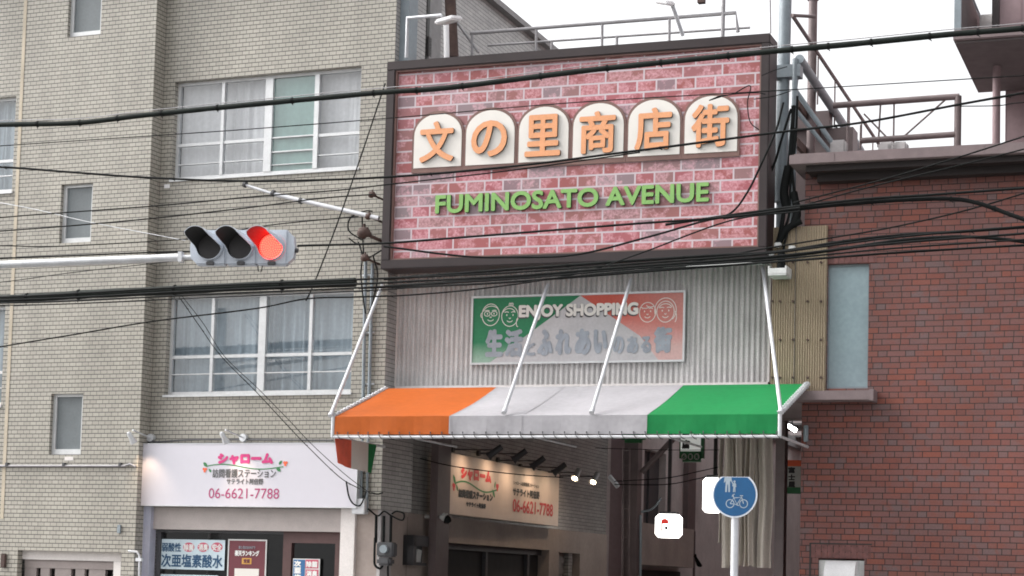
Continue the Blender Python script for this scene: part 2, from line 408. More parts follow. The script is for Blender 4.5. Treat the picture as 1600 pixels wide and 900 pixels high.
# ------------------------------------------------------------------ mesh builder
class MB:
    """collects shapes given in frame coordinates (u, v, z)"""
    def __init__(s):
        s.v, s.f, s.mi = [], [], []
        s.smooth = []
    def face(s, pts, mi=0, smooth=False):
        i = len(s.v)
        s.v += [tuple(p) for p in pts]
        s.f.append(tuple(range(i, i+len(pts)))); s.mi.append(mi); s.smooth.append(smooth)
    def mesh(s, verts, faces, mi=0, smooth=False):
        i = len(s.v)
        s.v += [tuple(p) for p in verts]
        for f in faces:
            s.f.append(tuple(i+k for k in f)); s.mi.append(mi); s.smooth.append(smooth)
        return s
    def box(s, u0, u1, v0, v1, z0, z1, mi=0, bev=0.0):
        if u0 > u1: u0, u1 = u1, u0
        if v0 > v1: v0, v1 = v1, v0
        if z0 > z1: z0, z1 = z1, z0
        bev = min(bev, (u1-u0)*.3, (v1-v0)*.3, (z1-z0)*.3)
        if bev > 0:
            bm = bmesh.new()
            bmesh.ops.create_cube(bm, size=1)
            for q in bm.verts:
                q.co = Vector(((u0+u1)/2 + q.co.x*(u1-u0), (v0+v1)/2 + q.co.y*(v1-v0), (z0+z1)/2 + q.co.z*(z1-z0)))
            bmesh.ops.bevel(bm, geom=bm.edges[:], offset=bev, segments=2, affect='EDGES')
            bm.verts.index_update()
            s.mesh([q.co[:] for q in bm.verts], [[q.index for q in f.verts] for f in bm.faces], mi)
            bm.free()
            return s
        V = [(u0,v0,z0),(u1,v0,z0),(u1,v1,z0),(u0,v1,z0),(u0,v0,z1),(u1,v0,z1),(u1,v1,z1),(u0,v1,z1)]
        return s.mesh(V, [(0,1,5,4),(1,2,6,5),(2,3,7,6),(3,0,4,7),(4,5,6,7),(3,2,1,0)], mi)
    def prism(s, poly, v0, v1, mi=0, mi_side=None):
        """polygon in (u,z) between depth v0 (front) and v1"""
        n = len(poly)
        a = sum(poly[i][0]*poly[(i+1) % n][1]-poly[(i+1) % n][0]*poly[i][1] for i in range(n))
        if a < 0: poly = poly[::-1]
        if mi_side is None: mi_side = mi
        s.face([(p[0], v0, p[1]) for p in poly], mi)
        s.face([(p[0], v1, p[1]) for p in poly[::-1]], mi)
        for i in range(n):
            p, q = poly[i], poly[(i+1) % n]
            s.face([(p[0], v0, p[1]), (p[0], v1, p[1]), (q[0], v1, q[1]), (q[0], v0, q[1])], mi_side)
        return s
    def prismu(s, poly, u0, u1, mi=0):
        """polygon in (v,z) between u0 and u1"""
        n = len(poly)
        s.face([(u1, p[0], p[1]) for p in poly], mi)
        s.face([(u0, p[0], p[1]) for p in poly[::-1]], mi)
        for i in range(n):
            p, q = poly[i], poly[(i+1) % n]
            s.face([(u0, p[0], p[1]), (u0, q[0], q[1]), (u1, q[0], q[1]), (u1, p[0], p[1])], mi)
        return s
    def tube(s, pts, r, seg=8, mi=0, cap=True):
        pts = [Vector(p) for p in pts]
        rs = r if isinstance(r, (list, tuple)) else [r]*len(pts)
        V, Fc = [], []
        up = None
        for i, p in enumerate(pts):
            t = (pts[min(i+1, len(pts)-1)] - pts[max(i-1, 0)]).normalized()
            if up is None:
                up = Vector((0, 0, 1)) if abs(t.z) < .9 else Vector((1, 0, 0))
            a = t.cross(up)
            if a.length < 1e-4: a = t.cross(Vector((0, 1, 0)))
            a.normalize(); b = a.cross(t).normalized(); up = b
            for k in range(seg):
                th = 2*math.pi*k/seg
                V.append(p + (a*math.cos(th) + b*math.sin(th))*rs[i])
        for i in range(len(pts)-1):
            for k in range(seg):
                Fc.append((i*seg+k, i*seg+(k+1) % seg, (i+1)*seg+(k+1) % seg, (i+1)*seg+k))
        s.mesh(V, Fc, mi, True)
        if cap:
            s.face(V[:seg][::-1], mi); s.face(V[-seg:], mi)
        return s
    def build(s, name, mats, parent=None, frame=None, base=(0, 0, 0)):
        me = bpy.data.meshes.new(name)
        if not isinstance(mats, (list, tuple)): mats = [mats]
        for m in mats: me.materials.append(m)
        bx, by, bz = base
        me.from_pydata([(x-bx, y-by, z-bz) for x, y, z in s.v], [], s.f)
        me.polygons.foreach_set('material_index', s.mi)
        me.polygons.foreach_set('use_smooth', s.smooth)
        uvl = me.uv_layers.new(name='UVMap')
        for p in me.polygons:
            nx, ny, nz = abs(p.normal.x), abs(p.normal.y), abs(p.normal.z)
            for li in p.loop_indices:
                x, y, z = s.v[me.loops[li].vertex_index]
                if ny >= nx and ny >= nz: c = (x, z)
                elif nx >= nz: c = (y, z)
                else: c = (x, y)
                uvl.data[li].uv = c
        me.update()
        o = bpy.data.objects.new(name, me)
        COL.objects.link(o)
        if parent is not None:
            o.parent = parent
        elif frame is not None:
            o.location = frame.wor(*base); o.rotation_euler = (0, 0, -frame.phi)
        return o
class Thing:
    """an Empty at the thing's base that parents its parts"""
    def __init__(s, name, frame, base, label, cat, group=None):
        s.frame, s.base = frame, tuple(base)
        s.o = bpy.data.objects.new(name, None)
        COL.objects.link(s.o)
        s.o.empty_display_size = 0.2
        s.o.location = frame.wor(*base); s.o.rotation_euler = (0, 0, -frame.phi)
        tag(s.o, label, cat, group)
    def part(s, name, mb, mat, parent=None, label=None):
        o = mb.build(name, mat, parent or s.o, None, s.base)
        if label: o['label'] = label
        return o
def tag(o, label, cat, group=None):
    o['label'] = label; o['category'] = cat
    if group: o['group'] = group
    return o
def single(name, mb, mat, frame, base, label, cat, group=None):
    return tag(mb.build(name, mat, None, frame, base), label, cat, group)
def structure(name, mb, mat, frame, base=(0, 0, 0)):
    o = mb.build(name, mat, None, frame, base); o['kind'] = 'structure'; return o
def wall_holes(mb, u0, u1, z0, z1, v, holes, depth, mi=0, mi_rev=None):
    """front wall sheet with rectangular openings and their reveals"""
    if mi_rev is None: mi_rev = mi
    us = sorted({u0, u1, *[h[0] for h in holes], *[h[1] for h in holes]})
    zs = sorted({z0, z1, *[h[2] for h in holes], *[h[3] for h in holes]})
    us = [x for x in us if u0 <= x <= u1]; zs = [x for x in zs if z0 <= x <= z1]
    for i in range(len(us)-1):
        for j in range(len(zs)-1):
            cu, cz = (us[i]+us[i+1])/2, (zs[j]+zs[j+1])/2
            if any(h[0] < cu < h[1] and h[2] < cz < h[3] for h in holes): continue
            mb.face([(us[i], v, zs[j]), (us[i+1], v, zs[j]), (us[i+1], v, zs[j+1]), (us[i], v, zs[j+1])], mi)
    for a, b, c, d in holes:
        w = v + depth
        mb.face([(a, v, c), (a, v, d), (a, w, d), (a, w, c)], mi_rev)
        mb.face([(b, v, d), (b, v, c), (b, w, c), (b, w, d)], mi_rev)
        mb.face([(a, v, d), (b, v, d), (b, w, d), (a, w, d)], mi_rev)
        mb.face([(b, v, c), (a, v, c), (a, w, c), (b, w, c)], mi_rev)
def rect(fr, v, l, t, r, b):
    """pixel bounds on the plane v -> (u0,u1,z0,z1)"""
    xs, ys = (l+r)/2, (t+b)/2
    return fr.at(l, ys, v)[0], fr.at(r, ys, v)[0], fr.at(xs, b, v)[1], fr.at(xs, t, v)[1]
def rect4(fr, v, tl, tr, br, bl):
    a, b, c, d = [fr.at(*p, v) for p in (tl, tr, br, bl)]
    return (a[0]+d[0])/2, (b[0]+c[0])/2, (c[1]+d[1])/2, (a[1]+b[1])/2
def text_mesh(body):
    cu = bpy.data.curves.new('t', 'FONT'); cu.body = body; cu.size = 1; cu.resolution_u = 4
    ob = bpy.data.objects.new('t', cu); COL.objects.link(ob)
    dg = bpy.context.evaluated_depsgraph_get()
    me = bpy.data.meshes.new_from_object(ob.evaluated_get(dg))
    V = [v.co[:2] for v in me.vertices]; Fc = [tuple(p.vertices) for p in me.polygons]
    bpy.data.objects.remove(ob); bpy.data.curves.remove(cu); bpy.data.meshes.remove(me)
    return V, Fc
def add_text(mb, body, u0, u1, z0, z1, v, bold=0.0, depth=0.0, mi=0, mi_side=0, mp=None, n=8):
    """letters fitted into the box; bold thickens the strokes, depth makes solid letters"""
    V, Fc = text_mesh(body)
    if not V: return
    x0, x1 = min(p[0] for p in V), max(p[0] for p in V); y0, y1 = min(p[1] for p in V), max(p[1] for p in V)
    u0 += bold; u1 -= bold; z0 += bold; z1 -= bold
    P = [(u0 + (p[0]-x0)/(x1-x0+1e-9)*(u1-u0), z0 + (p[1]-y0)/(y1-y0+1e-9)*(z1-z0)) for p in V]
    # boundary edges for the sides
    cnt = {}
    for f in Fc:
        for i in range(len(f)):
            a, b = f[i], f[(i+1) % len(f)]
            cnt[(a, b)] = 1
    edges = [(a, b) for (a, b) in cnt if (b, a) not in cnt]
    sh = [(0, 0)] + ([(math.cos(2*math.pi*k/n)*bold, math.sin(2*math.pi*k/n)*bold) for k in range(n)] if bold else [])
    if mp is None: mp = lambda a, w, z: (a, w, z)
    for k, (dx, dz) in enumerate(sh):
        w = v - 0.0004*k
        mb.mesh([mp(p[0]+dx, w, p[1]+dz) for p in P], Fc, mi)
        if depth:
            for a, b in edges:
                p, q = P[a], P[b]
                mb.face([mp(p[0]+dx, w, p[1]+dz), mp(p[0]+dx, v+depth, p[1]+dz), mp(q[0]+dx, v+depth, q[1]+dz), mp(q[0]+dx, w, q[1]+dz)], mi_side)
def smooth(pts, k=8):
    """Catmull-Rom through the points"""
    P = [Vector(p) for p in pts]
    if len(P) < 3: return P
    P = [P[0]*2-P[1]] + P + [P[-1]*2-P[-2]]
    out = []
    for i in range(1, len(P)-2):
        for j in range(k):
            t = j/k
            a, b, c, d = P[i-1], P[i], P[i+1], P[i+2]
            out.append(0.5*((2*b) + (c-a)*t + (2*a-5*b+4*c-d)*t*t + (3*b-a-3*c+d)*t**3))
    out.append(P[-2])
    return out
def ribbon(mb, pts, w, v, mi=0, mp=None):
    """a flat painted line through 2D points on the plane v"""
    if mp is None: mp = lambda a, q, z: (a, q, z)
    n = len(pts)
    L = []
    for i in range(n):
        a, b = Vector(pts[max(i-1, 0)]), Vector(pts[min(i+1, n-1)])
        t = (b-a).normalized(); nn = Vector((-t.y, t.x))*w/2
        L.append((Vector(pts[i])+nn, Vector(pts[i])-nn))
    for i in range(n-1):
        q = [L[i][1], L[i+1][1], L[i+1][0], L[i][0]]
        mb.face([mp(p.x, v, p.y) for p in q], mi)
def disc(mb, cu, cz, ru, rz, v, mi=0, n=24, mp=None, a0=0):
    if mp is None: mp = lambda a, q, z: (a, q, z)
    mb.face([mp(cu+ru*math.cos(a0+2*math.pi*k/n), v, cz+rz*math.sin(a0+2*math.pi*k/n)) for k in range(n)], mi)

# ================================================================== THE SETTING
mb = MB(); mb.box(-900, 900, -900, 900, -1.5, -1.0)
structure('ground', mb, M['ground'], S)
mb = MB(); mb.box(-200, 200, -19, -5.6, -1.0, -0.12)
structure('road', mb, M['asphalt'], S)
mb = MB()
for k in range(-20, 20): mb.box(k*6, k*6+3, -12.4, -12.25, -0.119, -0.114)
structure('road_marking', mb, M['line'], S)
mb = MB(); mb.box(-200, 200, -5.6, 60, -1.0, 0.0)
structure('pavement', mb, M['paving'], S)
mb = MB(); mb.box(-200, 200, -40, -19, -1.0, 0.0)
structure('pavement', mb, M['paving'], S)

# ------------------------------------------------------------------ beige tiled building
ROOF = 11.33
TB = 2.62            # tiles stop here above the shops
bld = Thing('apartment_building', B, (-3, 0, 0), 'four-storey building clad in small beige tiles left of the big brick-pattern sign', 'building')
LV = -0.28
uL = B.at(229, 400, LV)[0]      # right edge of the projecting stair block
uR = -4.23
win3 = rect4(B, 0, (273, 128), (565, 103), (560, 262), (268, 281))
win2 = rect4(B, 0, (262, 463), (553, 451), (548, 612), (258, 618))
smalls = [rect4(B, LV, (96, 288), (146, 286), (141, 377), (92, 381)), rect4(B, LV, (81, 616), (131, 614), (125, 709), (75, 711)),
          rect4(B, LV, (108, -60), (161, -64), (158, 53), (107, 58))]
far_wins = [rect4(B, LV, (-120, 163), (25, 150), (19, 299), (-125, 308)), rect4(B, LV, (-120, 482), (7, 478), (3, 632), (-125, 636))]
gate_hole = (B.at(27, 880, LV)[0], B.at(189, 880, LV)[0], 0.02, B.at(100, 861, LV)[1])
mb = MB()
wall_holes(mb, -13, uL, 0, ROOF, LV, smalls + far_wins + [gate_hole], 0.12)
mb.face([(uL, LV, 0), (uL, 0.02, 0), (uL, 0.02, ROOF), (uL, LV, ROOF)])
wall_holes(mb, uL, -0.002, TB, ROOF, 0.0, [win3, win2], 0.12)
bld.part('front_wall', mb, M['tile'])
# alley side of the building: the side wall follows the alley, square to the arcade front
def SB(u, v, z):            # arcade-frame point -> beige-frame point
    p = B.loc(S.wor(u, v, z)); return (p.x, p.y, p.z)
class MBS(MB):
    """arcade-frame shapes stored for a thing whose parts live in the beige frame"""
    def build(s, name, mats, parent=None, frame=None, base=(0, 0, 0)):
        keep = s.v
        o = None
        s.v = [SB(*p) for p in keep]
        me_v = s.v
        o = MB.build(s, name, mats, parent, frame, base)
        # texture runs along the alley wall: recompute from arcade coordinates
        uvl = o.data.uv_layers['UVMap']
        for p in o.data.polygons:
            n = p.normal
            a = B.uh*n.x + B.vh*n.y
            nu, nv, nz = abs(a.dot(S.uh)), abs(a.dot(S.vh)), abs(n.z)
            for li in p.loop_indices:
                x, y, z = keep[o.data.loops[li].vertex_index]
                uvl.data[li].uv = (x, z) if (nv >= nu and nv >= nz) else ((y, z) if nu >= nz else (x, y))
        s.v = keep
        return o
LEN = 11.2
mb = MBS()
mb.face([(0, 0.0, TB), (0, 1.12, TB), (0, 1.12, ROOF), (0, 0.0, ROOF)])
mb.face([(0, 1.12, TB), (-.08, 1.12, TB), (-.08, 1.12, ROOF), (0, 1.12, ROOF)])
mb.face([(-.08, 1.12, TB), (-.08, LEN, TB), (-.08, LEN, ROOF), (-.08, 1.12, ROOF)])
mb.face([(-.08, LEN, TB), (-9, LEN, TB), (-9, LEN, ROOF), (-.08, LEN, ROOF)])
mb.face([(0, 0, TB), (-.45, 0.01, TB), (-.45, 1.12, TB), (0, 1.12, TB)])
bld.part('side_wall', mb, M['tile_side'])
mb = MBS()
mb.box(-9, 0.04, -0.3, LEN+.05, ROOF, ROOF+.10)
mb.box(-9, -.2, 0.3, LEN-.1, ROOF-.3, ROOF-.2)
bld.part('roof', mb, M['sheet_roof'])
ujt = B.at(22, 400, LV)[0]
mb = MB(); mb.box(ujt-.03, ujt+.03, LV-.006, LV+.02, 2.4, ROOF)
bld.part('sealant_joint', mb, M['joint'])
for (uu, zz) in ((B.at(107, 716, LV)), (B.at(105, 716, LV)),)[:1]:
    mb = MB(); mb.box(uu-.07, uu+.09, LV-.004, LV+.01, zz-.035, zz+.025); bld.part('replacement_tile', mb, M['ivory'])
uu, zz = B.at(261, 291, 0); mb = MB(); mb.box(uu-.05, uu+.05, -.004, .01, zz-.03, zz+.03); bld.part('replacement_tile', mb, M['white'])
# alley ground-floor wall below the tiles
def umap(mb, up):
    mb.v = [(up - y, x, z) for x, y, z in mb.v]
mb = MBS()
dz = S.atu(770, 853, -.05)[1]
dv0, dv1 = 2.0, S.atu(858, 880, -.05)[0]
sv0, sv1 = S.atu(873, 880, -.05)[0], S.atu(906, 880, -.05)[0]
wall_holes(mb, 1.12, LEN, 0, TB, 0, [(dv0, dv1, 0.02, dz), (sv0, sv1, 0.02, dz-.02)], 0.22)
umap(mb, -.05)
mb.box(-.44, -.055, .03, 1.12, 0, TB-.002)
mb.box(-9, -.051, LEN-.06, LEN, 0, TB)
bld.part('alley_wall', mb, M['inner_beam'])
mb = MBS(); mb.box(-.42, -.27, dv0, dv1, 0.0, dz-.003)
bld.part('alley_door_glass', mb, M['dark'])
mb = MBS()
for a in (dv0+.03, (dv0+dv1)/2, dv1-.75): mb.box(-.265, -.2, a, a+.10, 0.01, dz-.1)
mb.box(-.265, -.2, dv0, dv1, dz-.1, dz-.004)
bld.part('alley_door_frame', mb, M['darkbox'])
mb = MBS()
for k in range(24): mb.box(-.3, -.2-.02*(k % 2), sv0, sv1, k*.1, k*.1+.1)
bld.part('roller_shutter', mb, M['shutter'])
# windows
def make_window(fr, thing, r, v, recess, mulls, transoms, curtain='curtain', open_pane=None, name='window', label=None):
    u0, u1, z0, z1 = r
    w = v + recess
    mb = MB()
    t, d = .045, .07
    mb.box(u0, u1, w, w+d, z0, z0+t*1.2); mb.box(u0, u1, w, w+d, z1-t, z1)
    mb.box(u0, u0+t, w+.001, w+d-.001, z0+t*1.2, z1-t); mb.box(u1-t, u1, w+.001, w+d-.001, z0+t*1.2, z1-t)
    for (m, mw) in mulls: mb.box(m-mw/2, m+mw/2, w-.012, w+d-.002, z0+t*1.2+.001, z1-t-.001)
    for (a, b, zt, tw) in transoms: mb.box(a, b, w+.004, w+d-.004, zt-tw/2, zt+tw/2)
    mb.box(u0-.02, u1+.02, v-.03, w, z0-.035, z0-.001)
    wo = thing.part(name, mb, M['alu'], label=label)
    g = MB(); g.face([(u0+t, w+.03, z0+t), (u1-t, w+.03, z0+t), (u1-t, w+.03, z1-t), (u0+t, w+.03, z1-t)])
    thing.part('pane', g, M['glass'], wo)
    c = MB()
    n = max(12, int((u1-u0)*60))
    x = 0; last = None
    ph = random.random()*6
    for i in range(n+1):
        uu = u0 + (u1-u0)*i/n
        am = .45 if curtain == 'curtain' else .9
        vv = w + .16 + am*(.035*math.sin(uu*31+ph+2.5*math.sin(uu*4.3)) + .018*math.sin(uu*67+3*math.sin(uu*9)))*(.55+.45*math.sin(uu*2.9+ph))
        if last: c.face([(last[0], last[1], z0), (uu, vv, z0), (uu, vv, z1), (last[0], last[1], z1)], 0, True)
        last = (uu, vv)
    thing.part('curtain', c, M[curtain], wo)
    if open_pane:
        q = MB(); q.box(open_pane[0], open_pane[1], w+.045, w+.05, z0+t, z1-t); thing.part('tinted_sash', q, M['curtain_green'], wo)
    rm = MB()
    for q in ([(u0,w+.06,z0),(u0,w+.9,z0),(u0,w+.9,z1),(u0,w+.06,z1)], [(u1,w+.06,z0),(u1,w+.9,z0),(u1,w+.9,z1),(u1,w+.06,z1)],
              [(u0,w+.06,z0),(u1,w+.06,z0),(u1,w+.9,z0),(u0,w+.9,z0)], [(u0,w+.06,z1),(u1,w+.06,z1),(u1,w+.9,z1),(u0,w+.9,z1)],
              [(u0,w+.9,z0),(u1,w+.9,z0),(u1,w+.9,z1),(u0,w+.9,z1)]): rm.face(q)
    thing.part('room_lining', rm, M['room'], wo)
    return wo
def U(px, py, v=0): return B.at(px, py, v)[0]
def Z(px, py, v=0): return B.at(px, py, v)[1]
u0, u1, z0, z1 = win3
m1, m2, m3 = U(342, 205), U(414, 200), U(489, 195)
zt = (Z(300, 223) + Z(540, 206))/2; zl = (Z(300, 253)+Z(540, 238))/2
make_window(B, bld, win3, 0, .1, [(m1, .05), (m2, .13), (m3, .075)],
            [(u0, m2, zt, .045), (m3, u1, zt, .045), (u0, m2, zl, .016), (m3, u1, zl, .016), (m2, m3, zl+.32, .02), (m2, m3, zl+.1, .02), (m2, m3, zl-.1, .012)],
            'curtain', (m2+.05, m3-.03))
u0, u1, z0, z1 = win2
m1, m2, m3 = U(326, 545), U(404, 540), U(480, 535)
zt = (Z(300, 556) + Z(540, 551))/2; zl = (Z(300, 583)+Z(540, 579))/2
make_window(B, bld, win2, 0, .1, [(m1, .05), (m2, .12), (m3, .05)], [(u0, u1, zt, .045), (u0, u1, zl, .016)], 'curtain_low')
def small_window(r, v):
    u0, u1, z0, z1 = r
    mb = MB(); w, t, d = v+.07, .062, .08
    mb.box(u0, u1, w, w+d, z0, z0+t*1.4); mb.box(u0, u1, w, w+d, z1-t*.7, z1)
    mb.box(u0, u0+t, w+.001, w+d-.001, z0+t*1.4, z1-t*.7); mb.box(u1-t, u1, w+.001, w+d-.001, z0+t*1.4, z1-t*.7)
    wo = bld.part('window', mb, M['alu'])
    g = MB(); g.box(u0+t, u1-t, w+.03, w+.05, z0+t, z1-t*.7); bld.part('pane', g, M['frosted'], wo)
for r in smalls: small_window(r, LV)
for r in far_wins:
    u0, u1, z0, z1 = r
    make_window(B, bld, r, LV, .08, [((u0+u1)/2, .05)], [(u0, u1, z0+.42*(z1-z0)*.8, .045), (u0, u1, z0+.18*(z1-z0), .016)], 'curtain_low')
# entrance recess with slatted gate, lower left
g0, g1, _, gz = gate_hole
mb = MB(); mb.box(g0, g1, LV+.12, LV+.14, gz-.14, gz-.002); mb.box(g1-.2, g1, LV+.10, LV+.12, 0.02, gz-.142)
bld.part('entrance_surround', mb, M['ivory'])
mb = MB(); mb.box(g0+.02, g1-.21, LV+.16, LV+.24, gz-.27, gz-.142)
x = g0+.02
for k, wdt in enumerate((.22, .08, .17, .1, .3, .08, .17, .08, .3)):
    if k % 2 == 0: mb.box(x, min(x+wdt, g1-.21), LV+.17, LV+.23, 0.02, gz-.272)
    x += wdt
bld.part('entrance_gate', mb, M['gate'])
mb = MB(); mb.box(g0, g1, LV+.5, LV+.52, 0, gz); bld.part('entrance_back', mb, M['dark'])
uu, zz = B.at(7, 875, LV); mb = MB(); mb.box(uu-.04, uu+.045, LV-.05, LV, zz-.12, zz+.1, bev=.01); bld.part('intercom', mb, M['rust'])
# shop front under the white sign
ft = .06
mb = MB(); mb.box(U(238, 810), U(534, 810), .02, .14, Z(390, 829), 2.64); bld.part('shop_fascia', mb, M['fascia'])
mb = MB(); a, b = U(222, 840), U(238, 840)-.003; mb.box(a, b, -.06, .1, 0, 2.63); mb.box(a+.05, a+.08, -.075, -.06, 0, 2.62)
bld.part('shop_post', mb, M['lavpost'])
mb = MB(); a, b = U(534, 840), U(556, 840); mb.box(a, b, -.05, .2, 0, 2.63); bld.part('shop_post', mb, M['ivory'])
mb = MB(); mb.box(b+.002, -.005, .03, .4, 0, TB-.003); bld.part('plaster_pier', mb, M['concrete'])
zt = Z(390, 829)
dl, dr = U(437, 860), U(530, 860)
mb = MB(); mb.box(dl, dl+.14, .1, .2, 0, zt-.002); mb.box(dr-.12, dr, .1, .2, 0, zt-.002); mb.box(dl+.14, dr-.12, .1, .2, zt-.17, zt-.002); mb.box(dl+.14, dr-.12, .1, .2, 0, .2)
dor = bld.part('shop_door', mb, M['brownframe'])
mb = MB(); mb.face([(dl+.14, .15, .2), (dr-.12, .15, .2), (dr-.12, .15, zt-.17), (dl+.14, .15, zt-.17)]); bld.part('pane', mb, M['shopglass'], dor)
wl_, wr_ = U(238.5, 860), dl
mb = MB(); mb.box(wl_, wl_+.07, .1, .2, 0, zt-.002); mb.box(wl_+.07, wr_-.002, .1, .2, zt-.04, zt-.002); mb.box(wl_+.07, wr_-.002, .1, .2, 0, .5)
dw = bld.part('display_window', mb, M['darkbox'])
mb = MB(); mb.face([(wl_+.07, .155, .5), (wr_-.002, .155, .5), (wr_-.002, .155, zt-.04), (wl_+.07, .155, zt-.04)]); bld.part('pane', mb, M['shopglass'], dw)
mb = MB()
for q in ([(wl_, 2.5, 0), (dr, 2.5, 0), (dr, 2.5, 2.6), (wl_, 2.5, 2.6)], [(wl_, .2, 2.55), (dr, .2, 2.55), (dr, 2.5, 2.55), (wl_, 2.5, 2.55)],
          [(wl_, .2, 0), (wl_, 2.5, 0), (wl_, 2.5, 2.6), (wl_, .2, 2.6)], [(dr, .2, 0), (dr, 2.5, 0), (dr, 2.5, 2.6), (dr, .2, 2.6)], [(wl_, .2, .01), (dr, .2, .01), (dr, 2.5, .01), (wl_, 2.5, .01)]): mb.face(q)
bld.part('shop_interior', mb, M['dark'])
# boxing behind / above
mb = MB(); mb.box(-13, -.5, 9, 9.2, 0, ROOF); mb.box(-13.2, -13, LV, 9, 0, ROOF)
bld.part('rear_wall', mb, M['tile_side'])
# side wall fittings high up: duct, vertical pipes, narrow window
def side_box(l, r, t, b, uo, th, mat, name):
    v0, _ = S.atu(l, (t+b)/2, uo); v1, _ = S.atu(r, (t+b)/2, uo)
    zb = S.atu((l+r)/2, b, uo)[1]; zt_ = S.atu((l+r)/2, t, uo)[1]
    m = MBS(); m.box(uo-th, uo, v0, v1, zb, min(zt_, ROOF)); return bld.part(name, m, M[mat])
side_box(639, 653, -60, 110, .14, .2, 'bluesteel', 'downpipe')
side_box(672, 690, -60, 110, .0, .05, 'sheet_roof', 'stained_strip')
side_box(669, 674, 58, 88, .0, .03, 'dark', 'slot_window')

# ------------------------------------------------------------------ arcade gable: corrugated wall and roof
arc = Thing('shopping_arcade', S, (2.9, .4, 0), 'covered shopping arcade with pale corrugated gable between the tiled and brick buildings', 'arcade')
pu0, pu1, pz0, pz1 = 0.02, 5.60, 4.46, 6.9
mb = MB()
n = int((pu1-pu0)/.0775*8)
last = None
for i in range(n+1):
    uu = pu0 + (pu1-pu0)*i/n
    ph = (uu/.0775) % 1
    pr = min(1, max(0, (0.5-abs(ph-.5))*5-.5))
    vv = .40 - .03*pr
    if last: mb.face([(last[0], last[1], pz0), (uu, vv, pz0), (uu, vv, pz1), (last[0], last[1], pz1)])
    last = (uu, vv)
arc.part('corrugated_cladding', mb, M['corr'])
mb = MB(); mb.box(pu0-.01, pu1+.01, .34, .42, pz0-.04, pz0-.001); mb.box(pu0-.02, pu0-.001, .35, .43, pz0, pz1); mb.box(pu1+.001, pu1+.03, .35, .43, pz0, pz1)
arc.part('cladding_trim', mb, M['ivory'])
mb = MB(); mb.box(.02, 6.1, .45, .7, 3.95, 4.4); arc.part('lintel', mb, M['column'])
mb = MB()
for k in range(12): mb.box(-.05, 6.2, .75+k*4.0, .75+k*4.0+(3.999 if k < 2 else 2.0), 6.0, 6.05)  # unseen roof; gaps deeper in added to let light into the alley
mb.box(-.02, .05, .7, 45, 5.7, 6.0)
arc.part('roof_sheet', mb, M['sheet_roof'])
for (px, vv, uu, w_) in ((687, 1.9, .14, .26), (1220, .9, None, .22)):
    if uu is None: uu = S.at(px, 800, vv)[0]
    else: vv = S.atu(px, 800, uu)[0]
    mb = MB(); mb.box(uu-.06, uu+.06, vv-w_, vv+w_, 0, 4.2) if px < 1000 else mb.box(uu-.065, uu+.065, vv-.1, vv+.1, 0, 4.4)
    arc.part('column', mb, M['column'])
# blue-grey post, rails and braces on the right above the sign
def S3(px, py, v): u, z = S.at(px, py, v); return (u, v, z)
def S3u(px, py, u): v, z = S.atu(px, py, u); return (u, v, z)
mb = MB(); a = S3(1228, 0, .55); mb.tube([(a[0]+.0, .55, 10.5), (a[0]-.03, .55, 7.0)], .088, 12); mb.tube([(a[0]-.03, .55, 7.0), (a[0]-.03, .55, 4.3)], .06, 12); arc.part('roof_post', mb, M['bluesteel'])
mb = MB(); a = S3(1269, 100, 2.0); mb.tube([(a[0], 2.0, 10.3), (a[0]+.0, 2.0, 6.2)], .066, 12); mb.tube([(a[0], 2., 10.3), (a[0], 2., 10.42)], .085, 12); arc.part('roof_post', mb, M['pinksteel'])
mb = MB(); a = S3(1241, 200, .45); mb.tube([(a[0], .45, S.at(1241, 92, .45)[1]), (a[0]-.01, .45, 4.5)], .04, 10); arc.part('roof_post', mb, M['bluesteel'])
uq = S3(1250, 95, .5)[0]
mb = MB(); mb.tube([S3u(1249, 92, uq), S3u(1345, 236, uq)], .065, 12); arc.part('roof_rail', mb, M['bluesteel'])
p, q = S3u(1238, 24, uq), S3u(1375, 228, uq)
mb = MB(); mb.tube([p, q], .028, 8)
for t in (.25, .43, .6, .75, .9):
    c = Vector(p).lerp(Vector(q), t); mb.tube([c, (c[0], c[1], c[2]-.75)], .013, 6)
mb.tube([(p[0], p[1], p[2]), (p[0]+.25, p[1]+.3, p[2]+.05)], .025, 8)
arc.part('roof_rail', mb, M['pinksteel'])
mb = MB(); mb.box(uq-.35, uq+.02, .42, .62, S3(1232, 122, .5)[2], S3(1232, 103, .5)[2]); arc.part('gusset_plate', mb, M['bluesteel'])
# stepped brown roof boards receding behind
mb = MB()
for (x0, y0, x1, y1, w_) in ((1243, 150, 1290, 222, .16), (1240, 215, 1268, 245, .12)):
    p, q = Vector(S3u(x0, y0, uq-.25)), Vector(S3u(x1, y1, uq-.25))
    mb.mesh([p, q, q-Vector((0, 0, w_)), p-Vector((0, 0, w_)), p+Vector((.06, 0, 0)), q+Vector((.06, 0, 0)), q+Vector((.06, 0, -w_)), p+Vector((.06, 0, -w_))],
            [(0, 1, 2, 3), (4, 5, 6, 7), (0, 1, 5, 4), (1, 2, 6, 5), (2, 3, 7, 6), (3, 0, 4, 7)])
arc.part('barge_board', mb, M['rust'])
mb = MB()
for (x0, y0, x1, y1, r_) in ((1242, 140, 1312, 240, .035), (1238, 165, 1300, 242, .03), (1230, 250, 1245, 120, .03), (1222, 170, 1240, 205, .015)):
    mb.tube([S3(x0, y0, .8), S3(x1, y1, .9)], r_, 8)
arc.part('brace', mb, M['bluesteel'])
